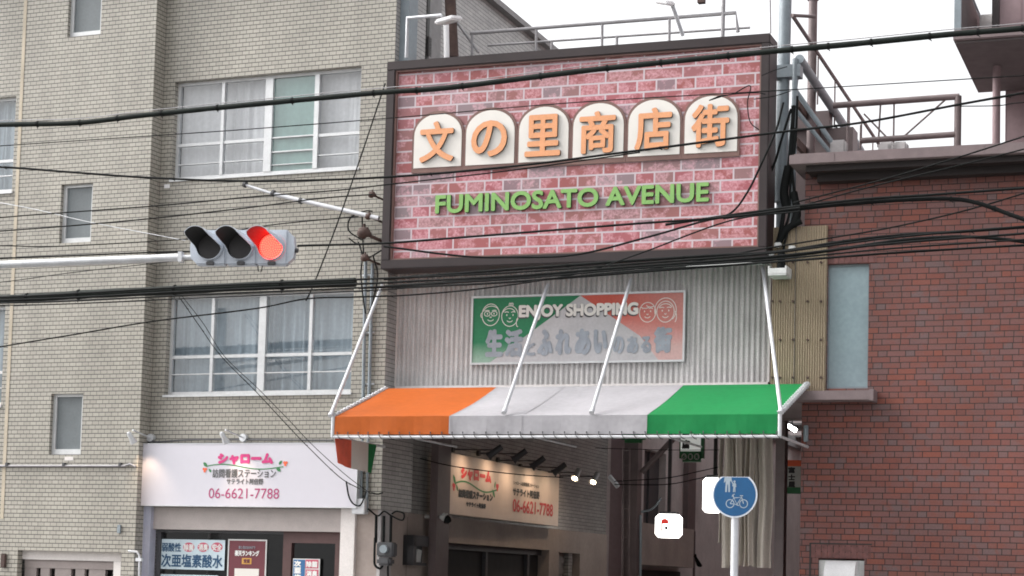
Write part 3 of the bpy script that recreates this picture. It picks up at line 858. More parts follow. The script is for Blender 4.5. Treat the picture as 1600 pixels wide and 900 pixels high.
mb = MB(); a = S3(1240, 262, 3.0); b = S3(1300, 200, 3.0); mb.box(a[0]-.2, a[0]+.9, 3.0, 3.4, a[2]-1.2, b[2]); mb.box(a[0]-.1, a[0]+.55, 2.9, 3.2, b[2], b[2]+.25); arc.part('roof_box', mb, M['column'])
# rail behind the top of the sign
mb = MB()
RV = .9
pts = [S3(735, 52, RV), S3(1150, 20, RV), S3(1153, 50, RV)]
mb.tube(pts, .028, 8)
mb.tube([S3(762, 71, RV), S3(1172, 43, RV)], .018, 8)
for x, y0, y1 in ((738, 50, 85), (838, 44, 76), (941, 37, 70), (1046, 29, 62), (862, 66, 76), (964, 58, 68)): mb.tube([S3(x, y0, RV), S3(x-.5, y1+12, RV)], .022, 8)
mb.tube([S3(1131, -20, RV), S3(1129, 60, RV)], .03, 8)
mb.tube([S3(714, 35, RV), S3(748, 82, RV)], .02, 8)
mb.tube([S3(1203, -30, .2), S3(1204, 52, .2)], .012, 6)
arc.part('roof_railing', mb, M['railgrey'])
mb = MB(); a = S3(1096, 3, RV); mb.box(a[0]-.05, a[0]+.05, RV-.05, RV+.05, a[2]-.02, a[2]+.1); arc.part('lamp_base', mb, M['rust']); mb = MB(); mb.tube([S3(703, -10, .6), S3(708, 90, .6)], .09, 8); arc.part('gable_strut', mb, M['rust'])
mb = MB(); mb.tube([S3(697, 36, .3), S3(698, 92, .3)], .045, 8); arc.part('gable_strut', mb, M['white'])

# ------------------------------------------------------------------ red brick building on the right
bk = Thing('brick_building', S, (6.16, 0, 0), 'red brick building with overhanging eave right of the arcade', 'building')
EVV = -.5
KE = (S.at(1233, 257, EVV)[1]+S.at(1600, 240, EVV)[1])/2; KU = S.at(1233, 250, EVV)[0]
bw = S.at(1292, 500)[0], S.at(1357, 500)[0], S.at(1325, 607)[1], S.at(1325, 412)[1]
lw = rect(S, 0, 1278, 873, 1350, 960)
lw = (lw[0], lw[1], lw[2], S.at(1314, 873)[1])
mb = MB()
wall_holes(mb, 6.16, 15, 0, KE+.25, 0.0, [bw, lw], 0.1)
mb.face([(6.16, 0, 0), (6.16, 46, 0), (6.16, 46, KE+.25), (6.16, 0, KE+.25)])  # unseen alley side, run far back to keep sky light out
mb.face([(15, 0, 0), (15, 46, 0), (15, 46, KE+.25), (15, 0, KE+.25)])
mb.face([(6.16, 46, 0), (15, 46, 0), (15, 46, KE+.25), (6.16, 46, KE+.25)])
bk.part('brick_wall', mb, M['brick'])
# soldier-course lintels
def soldier(u0, u1, z0, z1):
    m = MB(); x = u0; hh = 0.068
    while x < u1-.01:
        m.box(x, min(x+hh, u1), -.006, .05, z0, z1); x += .079
    return m
M['soldier'] = plain('dark_red_brick', (.14, .055, .05), .6, 0, .3, 12)
bk.part('lintel_course', soldier(bw[0], bw[1]+.1, bw[3]+.008, bw[3]+.225), M['soldier'])
bk.part('lintel_course', soldier(lw[0]-.11, lw[1]+.08, lw[3]+.008, lw[3]+.185), M['soldier'])
mb = MB(); mb.box(lw[0]-.12, lw[0]-.10, -.012, .01, 0, lw[3]+.19); mb.box(lw[0]-.12, lw[1]+.1, -.013, .01, lw[3]+.19, lw[3]+.205)
bk.part('lintel_joint', mb, M['dark'])
mb = MB(); t = .03
mb.box(bw[0], bw[1], .06, .1, bw[2], bw[2]+t); mb.box(bw[0], bw[1], .06, .1, bw[3]-t, bw[3]); mb.box(bw[1]-.02, bw[1], .06, .1, bw[2]+t, bw[3]-t); mb.box(bw[0], bw[0]+.02, .06, .1, bw[2]+t, bw[3]-t)
w = bk.part('window', mb, M['bluesteel'])
mb = MB(); mb.box(bw[0]+.02, bw[1]-.02, .075, .095, bw[2]+t, bw[3]-t); bk.part('pane', mb, M['bluegrey_pane'], w)
sl = S.at(1250, 612, -.3)[0], S.at(1362, 612, -.3)[0], S.at(1305, 625, -.3)[1], S.at(1305, 610, -.3)[1]
mb = MB(); mb.box(sl[0]-.3, sl[1], -.3, -.003, sl[2], sl[3], bev=.006); mb.box(sl[1]-.03, sl[1]+.025, -.31, -.002, sl[2]-.01, sl[3]+.012)
bk.part('ledge', mb, M['pinkdark'])
mb = MB(); mb.box(lw[0], lw[1], .05, .1, lw[2], lw[3]-.02)
bk.part('vent_panel', mb, M['palebox'])
# eave
mb = MB(); mb.box(KU, 15, EVV, 46, KE+.005, KE+.135, bev=.008); mb.box(KU+.06, 15, EVV+.02, -.2, KE+.135, KE+.15)
x = KU+.6
while x < 15: mb.box(x, x+.006, EVV-.004, EVV+.01, KE+.01, KE+.133); x += 1.95
bk.part('eave', mb, M['pinkdark'])
mb = MB(); mb.box(6.25, 15, EVV+.1, -.004, KE-.08, KE+.004); mb.box(6.36, 15, -.2, -.003, KE-.18, KE-.081)
bk.part('eave_beam', mb, M['eavedark'])
# roof frame of faded pink steel
RF = 1.2
mb = MB()
mb.tube([S3(1302, 165, RF), S3(1480, 152, RF), S3(1499, 151, RF)], .045, 10); mb.tube([S3(1497, 150, RF), S3(1496, 232, RF)], .05, 10)
mb.tube([S3(1345, 220, RF), S3(1492, 210, RF)], .042, 10)
for (x0, y0, x1, y1) in ((1397, 160, 1396, 230), (1477, 156, 1408, 217), (1350, 178, 1385, 214), (1325, 165, 1324, 232), (1376, 160, 1372, 230), (1345, 195, 1344, 232)): mb.tube([S3(x0, y0, RF), S3(x1, y1, RF)], .014, 6)
rf = bk.part('roof_frame', mb, M['pinksteel'])
mb = MB()
for x, y in ((1310, 226), (1385, 229), (1397, 230), (1405, 229)):
    a = S3(x, y, .6); mb = MB(); mb.box(a[0]-.1, a[0]+.12, .5, .7, KE+.13, a[2]+.05, bev=.03); bk.part('roof_block', mb, M['concrete'])
# ------------------------------------------------------------------ mauve building behind it
mv = Thing('mauve_building', S, (9, 3.1, 7.3), 'mauve rendered building with projecting balcony slab above the brick building roof', 'building')
SV0, SV1 = .35, 3.1
a = S.at(1489, 63, SV0); top = S.at(1489, 47, SV0)[1]
uw = S.at(1571, 150, SV1)[0]
mb = MB(); mb.box(uw, 16, SV1, 8, KE+.14, 14.5); mb.box(uw, uw+.012, SV1-.004, SV1, KE+.14, a[1]); mv.part('wall', mb, M['pink'])
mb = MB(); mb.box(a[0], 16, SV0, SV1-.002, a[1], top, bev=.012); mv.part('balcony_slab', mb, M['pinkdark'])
mb = MB(); mb.box(a[0]+.02, 16, SV0+.06, SV1-.01, a[1]-.03, a[1]-.002); mv.part('balcony_soffit', mb, M['slabunder'])  # soffit sheet darker than the slab: shade put into its colour
un = S.at(1562, 20, 1.2)[0]
mb = MB(); mb.box(un, 16, 1.2, SV1-.004, top+.002, 14.5); mb.box(un+.28, un+.29, 1.19, 1.2, top+.1, 14.5); mv.part('wall', mb, M['pink'])
mb = MB(); mb.box(un-.1, un-.003, 1.15, 1.5, top+.002, 14.4); mv.part('door_frame', mb, M['brown'])
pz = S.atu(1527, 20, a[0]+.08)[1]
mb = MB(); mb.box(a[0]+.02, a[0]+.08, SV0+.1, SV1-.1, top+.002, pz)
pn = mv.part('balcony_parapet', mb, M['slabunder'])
mb = MB(); mb.box(a[0]+.01, a[0]+.10, SV0+.03, SV0+.099, top+.002, 14.4); mb.tube([(a[0]+.05, SV0+.1, pz+.12), (a[0]+.05, SV1-.1, pz+.12), (un, SV1-.1, pz+.12)], .02, 8)
for v_ in (1.0, 1.8, 2.6): mb.tube([(a[0]+.05, v_, pz), (a[0]+.05, v_, pz+.12)], .012, 6)
mv.part('balcony_rail', mb, M['bluesteel'])
mb = MB(); c = S3(1545, 33, 2.2); mb.box(c[0]-.12, c[0]+.12, 2.1, 2.4, top+.002, c[2]+.08, bev=.02); mv.part('balcony_unit', mb, M['palebox'])
mb = MB(); c = S3(1557, 150, 1.7); mb.tube([(c[0], 1.7, KE+.13), (c[0], 1.7, a[1]-.03)], .055, 12); mv.part('downpipe', mb, M['pink'])

# ------------------------------------------------------------------ arcade name sign
SU0, SU1, SZ0, SZ1, SV = .03, 5.72, 6.09, 9.155, -.35
sg = Thing('arcade_sign', S, (2.87, SV, SZ0), 'huge brick-patterned sign reading FUMINOSATO AVENUE under six arched kanji panels', 'sign')
ft = .135
mb = MB()
mb.box(SU0, SU1, SV, .12, SZ1-ft, SZ1, bev=.012); mb.box(SU0, SU1, SV, .12, SZ0, SZ0+ft, bev=.012)
mb.box(SU0+.001, SU0+ft, SV+.001, .119, SZ0+ft-.01, SZ1-ft+.01, bev=.012); mb.box(SU1-ft*.9, SU1-.001, SV+.001, .119, SZ0+ft-.01, SZ1-ft+.01, bev=.012)
mb.box(SU0+.05, SU1-.05, .05, .11, SZ0+.05, SZ1-.05)
sg.part('frame', mb, M['brown'])
mb = MB(); i0, i1, j0, j1 = SU0+ft, SU1-ft*.9, SZ0+ft, SZ1-ft
t = .022
mb.box(i0, i1, SV+.03, SV+.1, j0, j0+t); mb.box(i0, i1, SV+.03, SV+.1, j1-t, j1); mb.box(i0, i0+t, SV+.031, SV+.1, j0+t, j1-t); mb.box(i1-t, i1, SV+.031, SV+.1, j0+t, j1-t)
sg.part('inner_trim', mb, M['brownlight'])
FV = SV + .09
mb = MB(); mb.box(i0, i1, FV, FV+.05, j0, j1); sg.part('printed_face', mb, M['print'])
def P(px, py, v=FV): return S.at(px, py, v)
ab0 = (P(646, 271)[1] + P(1156, 245)[1])/2
au0, au1 = P(645, 230)[0], P(1157, 200)[0]
atop = (P(688, 174)[1]+P(1108, 146)[1])/2
aw = (au1-au0)/6
mbo, mbi = MB(), MB()
spring = ab0 + .72*(atop-ab0) - .12
for k in range(6):
    x0, x1 = au0+k*aw, au0+(k+1)*aw
    def arch(x0, x1, z0, zs, zt):
        c, rx = (x0+x1)/2, (x1-x0)/2
        return [(x0, z0), (x1, z0)] + [(c+rx*math.cos(math.pi*i/18), zs+(zt-zs)*math.sin(math.pi*i/18)**.9) for i in range(19)]
    mbo.prism(arch(x0+.002, x1-.002, ab0, spring, atop), FV-.03-.001*(k % 2), FV-.001)
    mbi.prism(arch(x0+.035, x1-.035, ab0+.07, spring, atop-.045), FV-.04, FV-.02)
sg.part('arch_outline', mbo, M['brownlight']); sg.part('arch_panel', mbi, M['cream'])
for k, ch in enumerate('文の里商店街'):
    c = au0 + (k+.5)*aw; mb = MB()
    hw = .268 if ch != 'の' else .275
    z0 = ab0+.135; z1 = z0+.60
    if ch == 'の': z0 += .035; z1 -= .035
    add_text(mb, ch, c-hw, c+hw, z0, z1, FV-.08, .017, .036, 0, 1)
    sg.part('kanji_letter', mb, [M['orange_letter'], M['letter_side']])
z0 = (P(682, 336)[1]+P(1108, 315)[1])/2; z1 = (P(682, 306)[1]+P(1108, 285)[1])/2
mb = MB(); add_text(mb, 'FUMINOSATO AVENUE', P(682, 320)[0], P(1109, 300)[0], z0, z1, FV-.045, .012, .04, 0, 1)
sg.part('lettering', mb, [M['green_letter'], M['green_side']])

# ------------------------------------------------------------------ ENJOY SHOPPING board
EV = .33
e0, e1, ez0, ez1 = rect4(S, EV, (740, 465), (1068, 458), (1067, 563), (738, 566))
en = Thing('shopping_board', S, ((e0+e1)/2, EV, ez0), 'faded green, white and red board reading ENJOY SHOPPING on corrugated gable', 'sign')
M['fgreen'] = fadedmat('faded_green_print', (.012, .18, .075), (.40, .52, .45), ez0+.36, ez0-.06)
M['fred'] = fadedmat('faded_red_print', (.52, .085, .055), (.58, .40, .38), ez1-.2, ez0+.25, e0+2.1, e1)
M['fbase'] = plain('bleached_print', (.47, .46, .47), .6, 0, .08, 3)
mb = MB(); mb.box(e0, e1, EV, EV+.03, ez0, ez1); en.part('board', mb, M['fbase'])
mb = MB(); t = .028
mb.box(e0-t, e1+t, EV-.02, EV+.04, ez1, ez1+t); mb.box(e0-t, e1+t, EV-.02, EV+.04, ez0-t, ez0); mb.box(e0-t, e0, EV-.019, EV+.039, ez0, ez1); mb.box(e1, e1+t, EV-.019, EV+.039, ez0, ez1)
en.part('frame', mb, M['alu'])
def E(px, py): return S.at(px, py, EV)
ap = E(907, 463); 
mb = MB(); lx = E(765, 566); mb.prism([(e0, ez0), (lx[0], ez0), (ap[0], ez1-.004), (e0, ez1-.004)], EV-.003, EV+.002); en.part('green_field', mb, M['fgreen'])
mid = E(1000, 525)
mb = MB(); mb.prism([(ap[0]+.001, ez1-.004), (mid[0], mid[1]), (e1-.35, ez0), (e1, ez0), (e1, ez1-.004)], EV-.003, EV+.002); en.part('red_field', mb, M['fred'])
z0 = (E(810, 502)[1]+E(998, 497)[1])/2; z1 = (E(810, 477)[1]+E(998, 472)[1])/2
a, b = E(811, 490)[0], E(998, 485)[0]
mb = MB(); add_text(mb, 'ENJOY SHOPPING', a-.012, b-.012, z0-.02, z1-.02, EV-.006, .012, 0); en.part('lettering', mb, M['darkbox'])
mb = MB(); add_text(mb, 'ENJOY SHOPPING', a, b, z0, z1, EV-.012, .012, 0); en.part('lettering', mb, M['cream'])
mb = MB()
for ch, x0, x1, y0, y1 in (('生', 758, 787, 514, 558), ('活', 788, 818, 514, 558), ('と', 821, 837, 532, 556), ('ふ', 839, 865, 514, 556), ('れ', 867, 894, 514, 555), ('あ', 898, 924, 513, 555),
                           ('い', 927, 950, 514, 553), ('の', 957, 976, 525, 553), ('あ', 979, 998, 525, 553), ('る', 1001, 1018, 525, 552), ('街', 1021, 1051, 510, 552)):
    p, q = E(x0, y1), E(x1, y0); add_text(mb, ch, p[0], q[0], p[1], q[1], EV-.006, .022 if y1-y0 > 30 else .012)
en.part('faded_lettering', mb, M['txt_fade'])
# plain line-drawn faces of shoppers
def face(cx, cy, r, kind):
    u, z = E(cx, cy); r = r/107; m = MB(); L = .011
    def arc_(c, d, rx, rz, a0, a1, n=16): ribbon(m, [(u+c+rx*math.cos(math.radians(a0+(a1-a0)*i/n)), z+d+rz*math.sin(math.radians(a0+(a1-a0)*i/n))) for i in range(n+1)], L, EV-.007)
    arc_(0, 0, r*.85, r, 0, 360, 28)
    arc_(0, -.35*r, r*.3, r*.22, 200, 340); arc_(0, -.15*r, r*.08, r*.1, 180, 360, 6)
    for s in (-1, 1):
        if kind == 0: arc_(s*.34*r, .1*r, r*.28, r*.22, 0, 360)
        disc(m, u+s*.32*r, z+.1*r, .06*r, .1*r, EV-.007, n=8); arc_(s*.34*r, .28*r, r*.24, r*.14, 30, 150, 8)
    if kind == 0: arc_(.05*r, .25*r, r*.75, r*.55, 20, 175); arc_(-.85*r, -.02*r, r*.12, r*.2, 90, 270, 8)
    if kind == 1:
        arc_(-.1*r, .3*r, r*.6, r*.45, 10, 170); arc_(.8*r, -.65*r, r*.12, r*.4, 60, 300, 8)
        for s in (-1, 0, 1): arc_(s*.14*r+.1*r, 1.12*r, r*.07, r*.16, 0, 360, 8)
    if kind == 2: arc_(-.25*r, .62*r, r*.45, r*.22, 190, 350); arc_(.3*r, .72*r, r*.4, r*.2, 180, 340)
    if kind == 3: arc_(0, .15*r, r*1.05, r*1.15, -50, 200, 24); arc_(0, .25*r, r*.65, r*.5, 20, 170); arc_(.78*r, -.5*r, r*.3, r*.6, -60, 60, 10)
    en.part('face_drawing', m, M['cream'])
face(767, 492, 17, 0); face(797, 494, 16, 1); face(1012, 488, 15, 2); face(1040, 487, 16, 3)

# ------------------------------------------------------------------ awning
AV0, AV1 = -.10, -1.84
_ab = [S.at(x, y, AV0) for x, y in ((607, 603), (1262, 604))]; _af = [S.at(x, y, AV1) for x, y in ((517, 650), (1220, 648), (516, 683), (1220, 682))]
zt_, zf, zb = (_ab[0][1]+_ab[1][1])/2, (_af[0][1]+_af[1][1])/2, (_af[2][1]+_af[3][1])/2
aw_ = Thing('awning', S, (3, AV0, zb), 'orange, white and green striped awning over the arcade entrance', 'awning')
uA, uD = (_ab[0][0]+_af[0][0])/2+.03, (_ab[1][0]+_af[1][0])/2-.03
mb = MB(); mb.box(.03, 5.6, AV0+.03, .38, zt_-.06, zt_-.02); arc.part('flashing', mb, M['pipe'])
uB, uC = (S.at(704, 650, AV1)[0]+S.at(777, 603, AV0)[0])/2, (S.at(1010, 650, AV1)[0]+S.at(1068, 603, AV0)[0])/2
def cloth(u0, u1, nm, mat):
    m = MB(); nu, nv = max(6, int((u1-u0)*8)), 8
    def h(u, t):                # slack between the frame bars
        return -.018*math.sin(math.pi*t)*(1-.6*math.cos(u*5.1)) + .006*math.sin(u*3.3)
    for i in range(nu):
        for j in range(nv):
            q = []
            for (a, b) in ((i, j), (i+1, j), (i+1, j+1), (i, j+1)):
                uu = u0+(u1-u0)*a/nu; t = b/nv
                q.append((uu, AV1+(AV0-AV1)*t, zf+(zt_-zf)*t+h(uu, t)*(1 if 0 < t < 1 else 0)))
            m.face(q, 0, True)
    for i in range(nu):
        a, b = u0+(u1-u0)*i/nu, u0+(u1-u0)*(i+1)/nu
        for j in range(4):
            w0, w1 = j/4, (j+1)/4
            f = lambda uu, w: (uu, AV1 - .012*math.sin(uu*9)*w - .004, zf + (zb+.035-zf)*w)
            m.face([f(a, w1), f(b, w1), f(b, w0), f(a, w0)], 0, True)
    aw_.part(nm, m, mat)
cloth(uA, uB, 'orange_cloth', M['canvas_orange']); cloth(uB, uC, 'white_cloth', M['canvas_white']); cloth(uC, uD, 'green_cloth', M['canvas_green'])
mb = MB()
for uu in (uB, (uB+uC)/2-.35, uC):
    mb = MB(); d_ = .010
    hh = lambda u, t: (-.018*math.sin(math.pi*t)*(1-.6*math.cos(u*5.1)) + .006*math.sin(u*3.3)) if 0 < t < 1 else 0
    for q in range(8):
        t0_, t1_ = q/8, (q+1)/8
        mb.face([(a, AV1+(AV0-AV1)*t, zf+(zt_-zf)*t+hh(uu, t)+.004) for a, t in ((uu-d_, t0_), (uu+d_, t0_), (uu+d_, t1_), (uu-d_, t1_))])
    mb.mesh([(uu-d_, AV1-.02, zf), (uu+d_, AV1-.02, zf), (uu+d_, AV1-.022, zb+.04), (uu-d_, AV1-.022, zb+.04)], [(0, 1, 2, 3)])
    aw_.part('seam', mb, M['canvas_white'])
mb = MB(); r = .026
mb.tube([(uA-.03, AV1, zb), (uD+.03, AV1, zb)], r*.8, 10); mb.tube([(uA-.03, AV1+.03, zf-.03), (uD+.03, AV1+.03, zf-.03)], .02, 8)
for uu in (uA-.03, uD+.03):
    mb.tube([(uu, AV1, zb), (uu, AV1, zf)], r, 10); mb.tube([(uu, AV1, zf), (uu, AV0, zt_)], r, 10); mb.tube([(uu, AV1, zb), (uu, AV0, zb)], .02, 8)
mb.tube([(uA-.03, AV0, zt_-.05), (uD+.03, AV0, zt_-.05)], .022, 8)
for uu in (1.2, 3.0, 4.8): mb.tube([(uu, AV1+.04, zf-.10), (uu, AV0, zt_-.10)], .018, 8); mb.tube([(uu, AV1, zb), (uu, AV0, zb)], .016, 8)
aw_.part('frame', mb, M['pipe'])
mb = MB(); k = 0; uu = uA+.05
while uu < uD:
    mb = MB()
    mb.tube([(uu, AV1-.03, zb+.055), (uu+.015, AV1-.036, zb+.01), (uu+.05, AV1-.03, zb-.027), (uu+.07, AV1+.01, zb-.03)], .005, 5)
    mb.tube([(uu-.006, AV1-.022, zb+.06), (uu+.006, AV1-.022, zb+.06)], .011, 6)
    uu += .158 + random.uniform(-.012, .012)
    aw_.part('lacing', mb, M['darkbox'])
for side in (uA-.03, uD+.03):
    for i in range(17):
        mb = MB(); t = (i+.5)/17; p = Vector((side, AV1+(AV0-AV1)*t, zf+(zt_-zf)*t)); s = 1 if side < 1 else -1
        mb.tube([p+Vector((s*.05, 0, .02)), p+Vector((0, -.012, .034)), p+Vector((-s*.03, .01, -.01))], .009, 5)
        aw_.part('lacing', mb, M['whitepipe'])
for (x0, y0, x1, y1) in ((601, 436, 517, 648), (856, 445, 788, 643), (986, 436, 925, 643), (1192, 418, 1220, 643)):
    p = S.at(x0, y0, .1); q = S.at(x1, y1, AV1-.01)
    m = MB(); m.tube([(p[0], .1, p[1]), (q[0], AV1-.01, q[1])], .026, 10); m.tube([(q[0], AV1-.03, q[1]-.02), (q[0], AV1+.02, q[1]+.03)], .035, 8); aw_.part('stay_rod', m, M['whitepipe'])
# hanging side flap seen under the left end
mb = MB()
zl = lambda v: zb-.355-.06*(v-AV1)
wv = lambda v: uA+.02+.04*math.sin(v*6)*1.0
def flap(v0, v1, w0, w1, mi):
    for i in range(5):
        t, q = i/5, (i+1)/5
        a, b, c_, d_ = v0+(v1-v0)*t, v0+(v1-v0)*q, w0+(w1-w0)*q, w0+(w1-w0)*t
        mb.face([(wv(d_), d_, zl(d_)), (wv(c_), c_, zl(c_)), (uA, b, zb), (uA, a, zb)], mi, True)
flap(AV1, AV1+.55, AV1, AV1+.60, 0); flap(AV1+.55, AV1+1.12, AV1+.60, AV1+1.0, 1); flap(AV1+1.12, AV1+1.4, AV1+1.0, AV1+1.12, 2)
aw_.part('side_flap', mb, [M['canvas_red'], M['cream'], M['canvas_green']])  # red brightened and cream used: light through the cloth put into colour

# ------------------------------------------------------------------ tan corrugated sheet beside the gable
mb = MB()
t0, t1 = S.at(1206, 480, -.05)[0], S.at(1291, 480, -.05)[0]; z0, z1 = S.at(1270, 612, -.05)[1], S.at(1270, 353, -.05)[1]
last = None; n = int((t1-t0)/.034*6)
for i in range(n+1):
    uu = t0+(t1-t0)*i/n; vv = -.05-.008*math.cos(2*math.pi*uu/.034)
    if last: mb.face([(last[0], last[1], z0), (uu, vv, z0), (uu, vv, z1), (last[0], last[1], z1)], 0, True)
    last = (uu, vv)
mb.face([(t1, -.05, z0), (t1, .0, z0), (t1, .0, z1), (t1, -.05, z1)])
tan = Thing('corrugated_panel', S, (t0, 0, z0), 'tan corrugated metal sheet fixed between the gable and the pale blue window', 'panel')
tan.part('sheet', mb, M['corr_y'])
mb = MB()
for y in (410, 471, 531, 590):
    for x in (1207, 1219, 1239, 1262, 1283):
        a = S.at(x, y, -.06); mb = MB(); mb.tube([(a[0], -.055, a[1]), (a[0], -.085, a[1])], .016, 8); tan.part('bolt', mb, M['rust'])
mb = MB(); a = S.at(1242, 480, -.06)[0]; mb.box(a-.004, a+.004, -.063, -.057, z0, z1); tan.part('sheet_joint', mb, M['darkbox'])

# ------------------------------------------------------------------ shop signs with writing
def vine(m, mp, v, L, R, zc, s, flip=1):
    pts = [(L+(R-L)*t/20, zc + s*.35*math.sin(2*math.pi*(t/20)*1.0+.2)*(1-.3*t/20)) for t in range(21)]
    ribbon(m, pts, s*.13, v, 0, mp)
def leaf(m, mp, v, cu, cz, a, l, w, mi):
    ca, sa = math.cos(a), math.sin(a)
    P_ = [(-1, 0), (-.5, .7), (.1, 1), (.7, .6), (1, 0), (.7, -.6), (.1, -1), (-.5, -.7)]
    m.face([mp(cu+p*l*ca-q*w*sa, v, cz+p*l*sa+q*w*ca) for p, q in P_], mi)
def blossom(m, mp, v, cu, cz, r, mi):
    for k in range(3): a = k*2.09+.5; disc(m, cu+.6*r*math.cos(a), cz+.6*r*math.sin(a), .62*r, .62*r, v-.0005*k, mi, 10, mp)
ssv = -.16
q = rect4(B, ssv, (216, 693), (561, 691), (556, 793), (212, 791))
sh = Thing('shop_sign', B, ((q[0]+q[1])/2, ssv, q[2]), 'long white shop sign with pink lettering and phone number above the shopfront', 'sign')
mb = MB(); mb.box(q[0]+.012, q[1]-.012, ssv, -.03, q[2]+.012, q[3]-.012); sh.part('panel', mb, M['signwhite'])
mb = MB(); t = .012
for bx in ((q[0], q[1], q[3]-t, q[3]), (q[0], q[1], q[2], q[2]+t)): mb.box(bx[0], bx[1], ssv-.006, -.025, bx[2], bx[3])
for bx in ((q[0], q[0]+t), (q[1]-t, q[1])): mb.box(bx[0], bx[1], ssv-.005, -.026, q[2]+t, q[3]-t)
sh.part('frame', mb, M['pipe'])
def btext(th, body, l, t, r, b, v, mat, bold=0, name='lettering', fr=B):
    m = MB(); p = fr.at(l, (t+b)/2, v)[0], fr.at(r, (t+b)/2, v)[0], fr.at((l+r)/2, b, v)[1], fr.at((l+r)/2, t, v)[1]
    add_text(m, body, *p, v, bold); return th.part(name, m, mat)
tv = ssv-.004
btext(sh, 'シャローム', 340, 708, 427, 726, tv, M['txt_pink'], .016)
btext(sh, '訪問看護ステーション', 332, 732.5, 431, 746.5, tv, M['txt_grey'], .002)
btext(sh, 'サテライト阿倍野', 354, 747.5, 411, 757, tv, M['txt_grey'], .002)
btext(sh, '06-6621-7788', 326, 763, 436, 779, tv, M['txt_wine'], 0)
mp = lambda a, w, z: (a, w, z)
m = MB(); l_, r_ = B.at(322, 730, tv), B.at(443, 727, tv)
vine(m, mp, tv, l_[0], r_[0], (l_[1]+r_[1])/2-.01, .12)
for (x, y, a, s) in ((321, 726, 2.4, 1), (328, 735, -.9, .7), (435, 733.5, -.6, 1), (438, 723, .9, .8)):
    c = B.at(x, y, tv); leaf(m, mp, tv-.001, c[0], c[1], a, .05*s, .028*s, 0)
for x, y in ((320, 734), (446, 724)): c = B.at(x, y, tv); blossom(m, mp, tv-.002, c[0], c[1], .035, 1)
sh.part('vine_drawing', m, [M['txt_green'], M['txt_orange']])
# sign on the alley wall
su = .12
va, vb = (S.atu(700, 755, su)[0]), S.atu(873, 780, su)[0]
za, zb2 = 2.66, 3.615
ss = Thing('alley_shop_sign', S, (su, (va+vb)/2, za), 'lamp-lit shop sign on the alley wall with red lettering and phone number', 'sign')
mb = MB(); mb.box(.0, su, va, vb, za, zb2, bev=.004); M['tan_sign'] = plain('aged_tan_sign_sheet', (.60, .49, .42), .45, 0, .04)  # warm lamp light is put into the panel colour
ss.part('panel', mb, M['tan_sign'])
mpu = lambda a, w, z: (w, a, z)
def stext(body, l, r, t, b, mat, bold, nm='lettering'):
    m = MB(); v0, v1 = S.atu(l, t, su)[0], S.atu(r, t, su)[0]; zt2, zb_ = S.atu(l, t, su)[1], S.atu(l, b, su)[1]
    add_text(m, body, v0, v1, zb_, zt2, 0, bold, mp=lambda a, w, z: (su+.004-w, a, z)); ss.part(nm, m, mat)
stext('シャローム', 720, 768, 728.5, 749, M['txt_red'], .022)
stext('訪問看護ステーション', 716, 770, 763, 777, M['txt_black'], .012)
stext('サテライト阿倍野', 728, 759, 783, 791.5, M['txt_black'], .006)
stext('シャローム訪問看護ステーション', 802, 842, 750.5, 757, M['txt_black'], .002)
stext('サテライト阿倍野', 801, 843, 761, 774.5, M['txt_black'], .010)
stext('06-6621-7788', 801, 864, 779, 799.5, M['txt_red'], .007)
m = MB(); l_, r_ = S.atu(711, 757, su), S.atu(776, 766, su)
mps = lambda a, w, z: (su+.004-w, a, z)
vine(m, mps, 0, l_[0], r_[0], (l_[1]+r_[1])/2, .2)
for (x, y, a, s) in ((710, 750, 2.2, 1.2), (714, 762, -.9, .8), (771, 771, -.8, 1.1), (773, 758, 1.2, .8)):
    c = S.atu(x, y, su); leaf(m, mps, .001, c[0], c[1], a, .085*s, .035*s, 0)
for x, y in ((709, 760), (777, 761)): c = S.atu(x, y, su); blossom(m, mps, .002, c[0], c[1], .06, 1)
ss.part('vine_drawing', m, [M['txt_green'], M['txt_red']])

# posters in the shop window
pv = .135
def poster(name, l, t, r, b, mat, label, cat='poster', fr=B, v=pv):
    q = rect(fr, v, l, t, r, b)
    th = Thing(name, fr, ((q[0]+q[1])/2, v, q[2]), label, cat)
    m = MB(); m.box(q[0], q[1], v, v+.008, q[2], q[3]); th.part('sheet', m, mat); return th, q
po, q = poster('window_poster', 250, 843, 351, 890, M['poster_blue'], 'pale blue poster of dark blue kanji with three red ovals in the shop window')
btext(po, '弱酸性', 253, 848, 283, 862, pv-.003, M['txt_navy'], .003)
btext(po, '次亜塩素酸水', 252, 866, 348, 887, pv-.003, M['txt_navy'], .005)
for x, tx in ((295, '除菌'), (317.5, '消臭'), (339, '安全')):
    m = MB(); c = B.at(x, 855, pv); disc(m, c[0], c[1], .1, .072, pv-.002); po_ = po.part('red_oval', m, M['poster_red'])
    btext(po, tx, x-7.5, 850, x+7.5, 860.5, pv-.004, M['txt_white'], .003)
po, q = poster('window_poster', 248, 898, 340, 940, M['poster_blue'], 'edge of a second pale poster under the blue kanji one')
po, q = poster('ranking_poster', 357, 845, 414, 935, M['poster_wine'], 'tall wine-red poster with white frame and gold patch in the shop window')
m = MB()
for bx in ((q[0]-.02, q[1]+.02, q[3], q[3]+.022), (q[0]-.02, q[0], q[2], q[3]), (q[1], q[1]+.02, q[2], q[3])): m.box(bx[0], bx[1], pv-.006, pv+.01, bx[2], bx[3])
po.part('frame', m, M['palebox'])
btext(po, '第１位のおかげで', 373, 853, 399, 858, pv-.003, M['txt_fade'], .001)
btext(po, '楽天ランキング', 367, 860, 405, 869, pv-.003, M['txt_white'], .004)
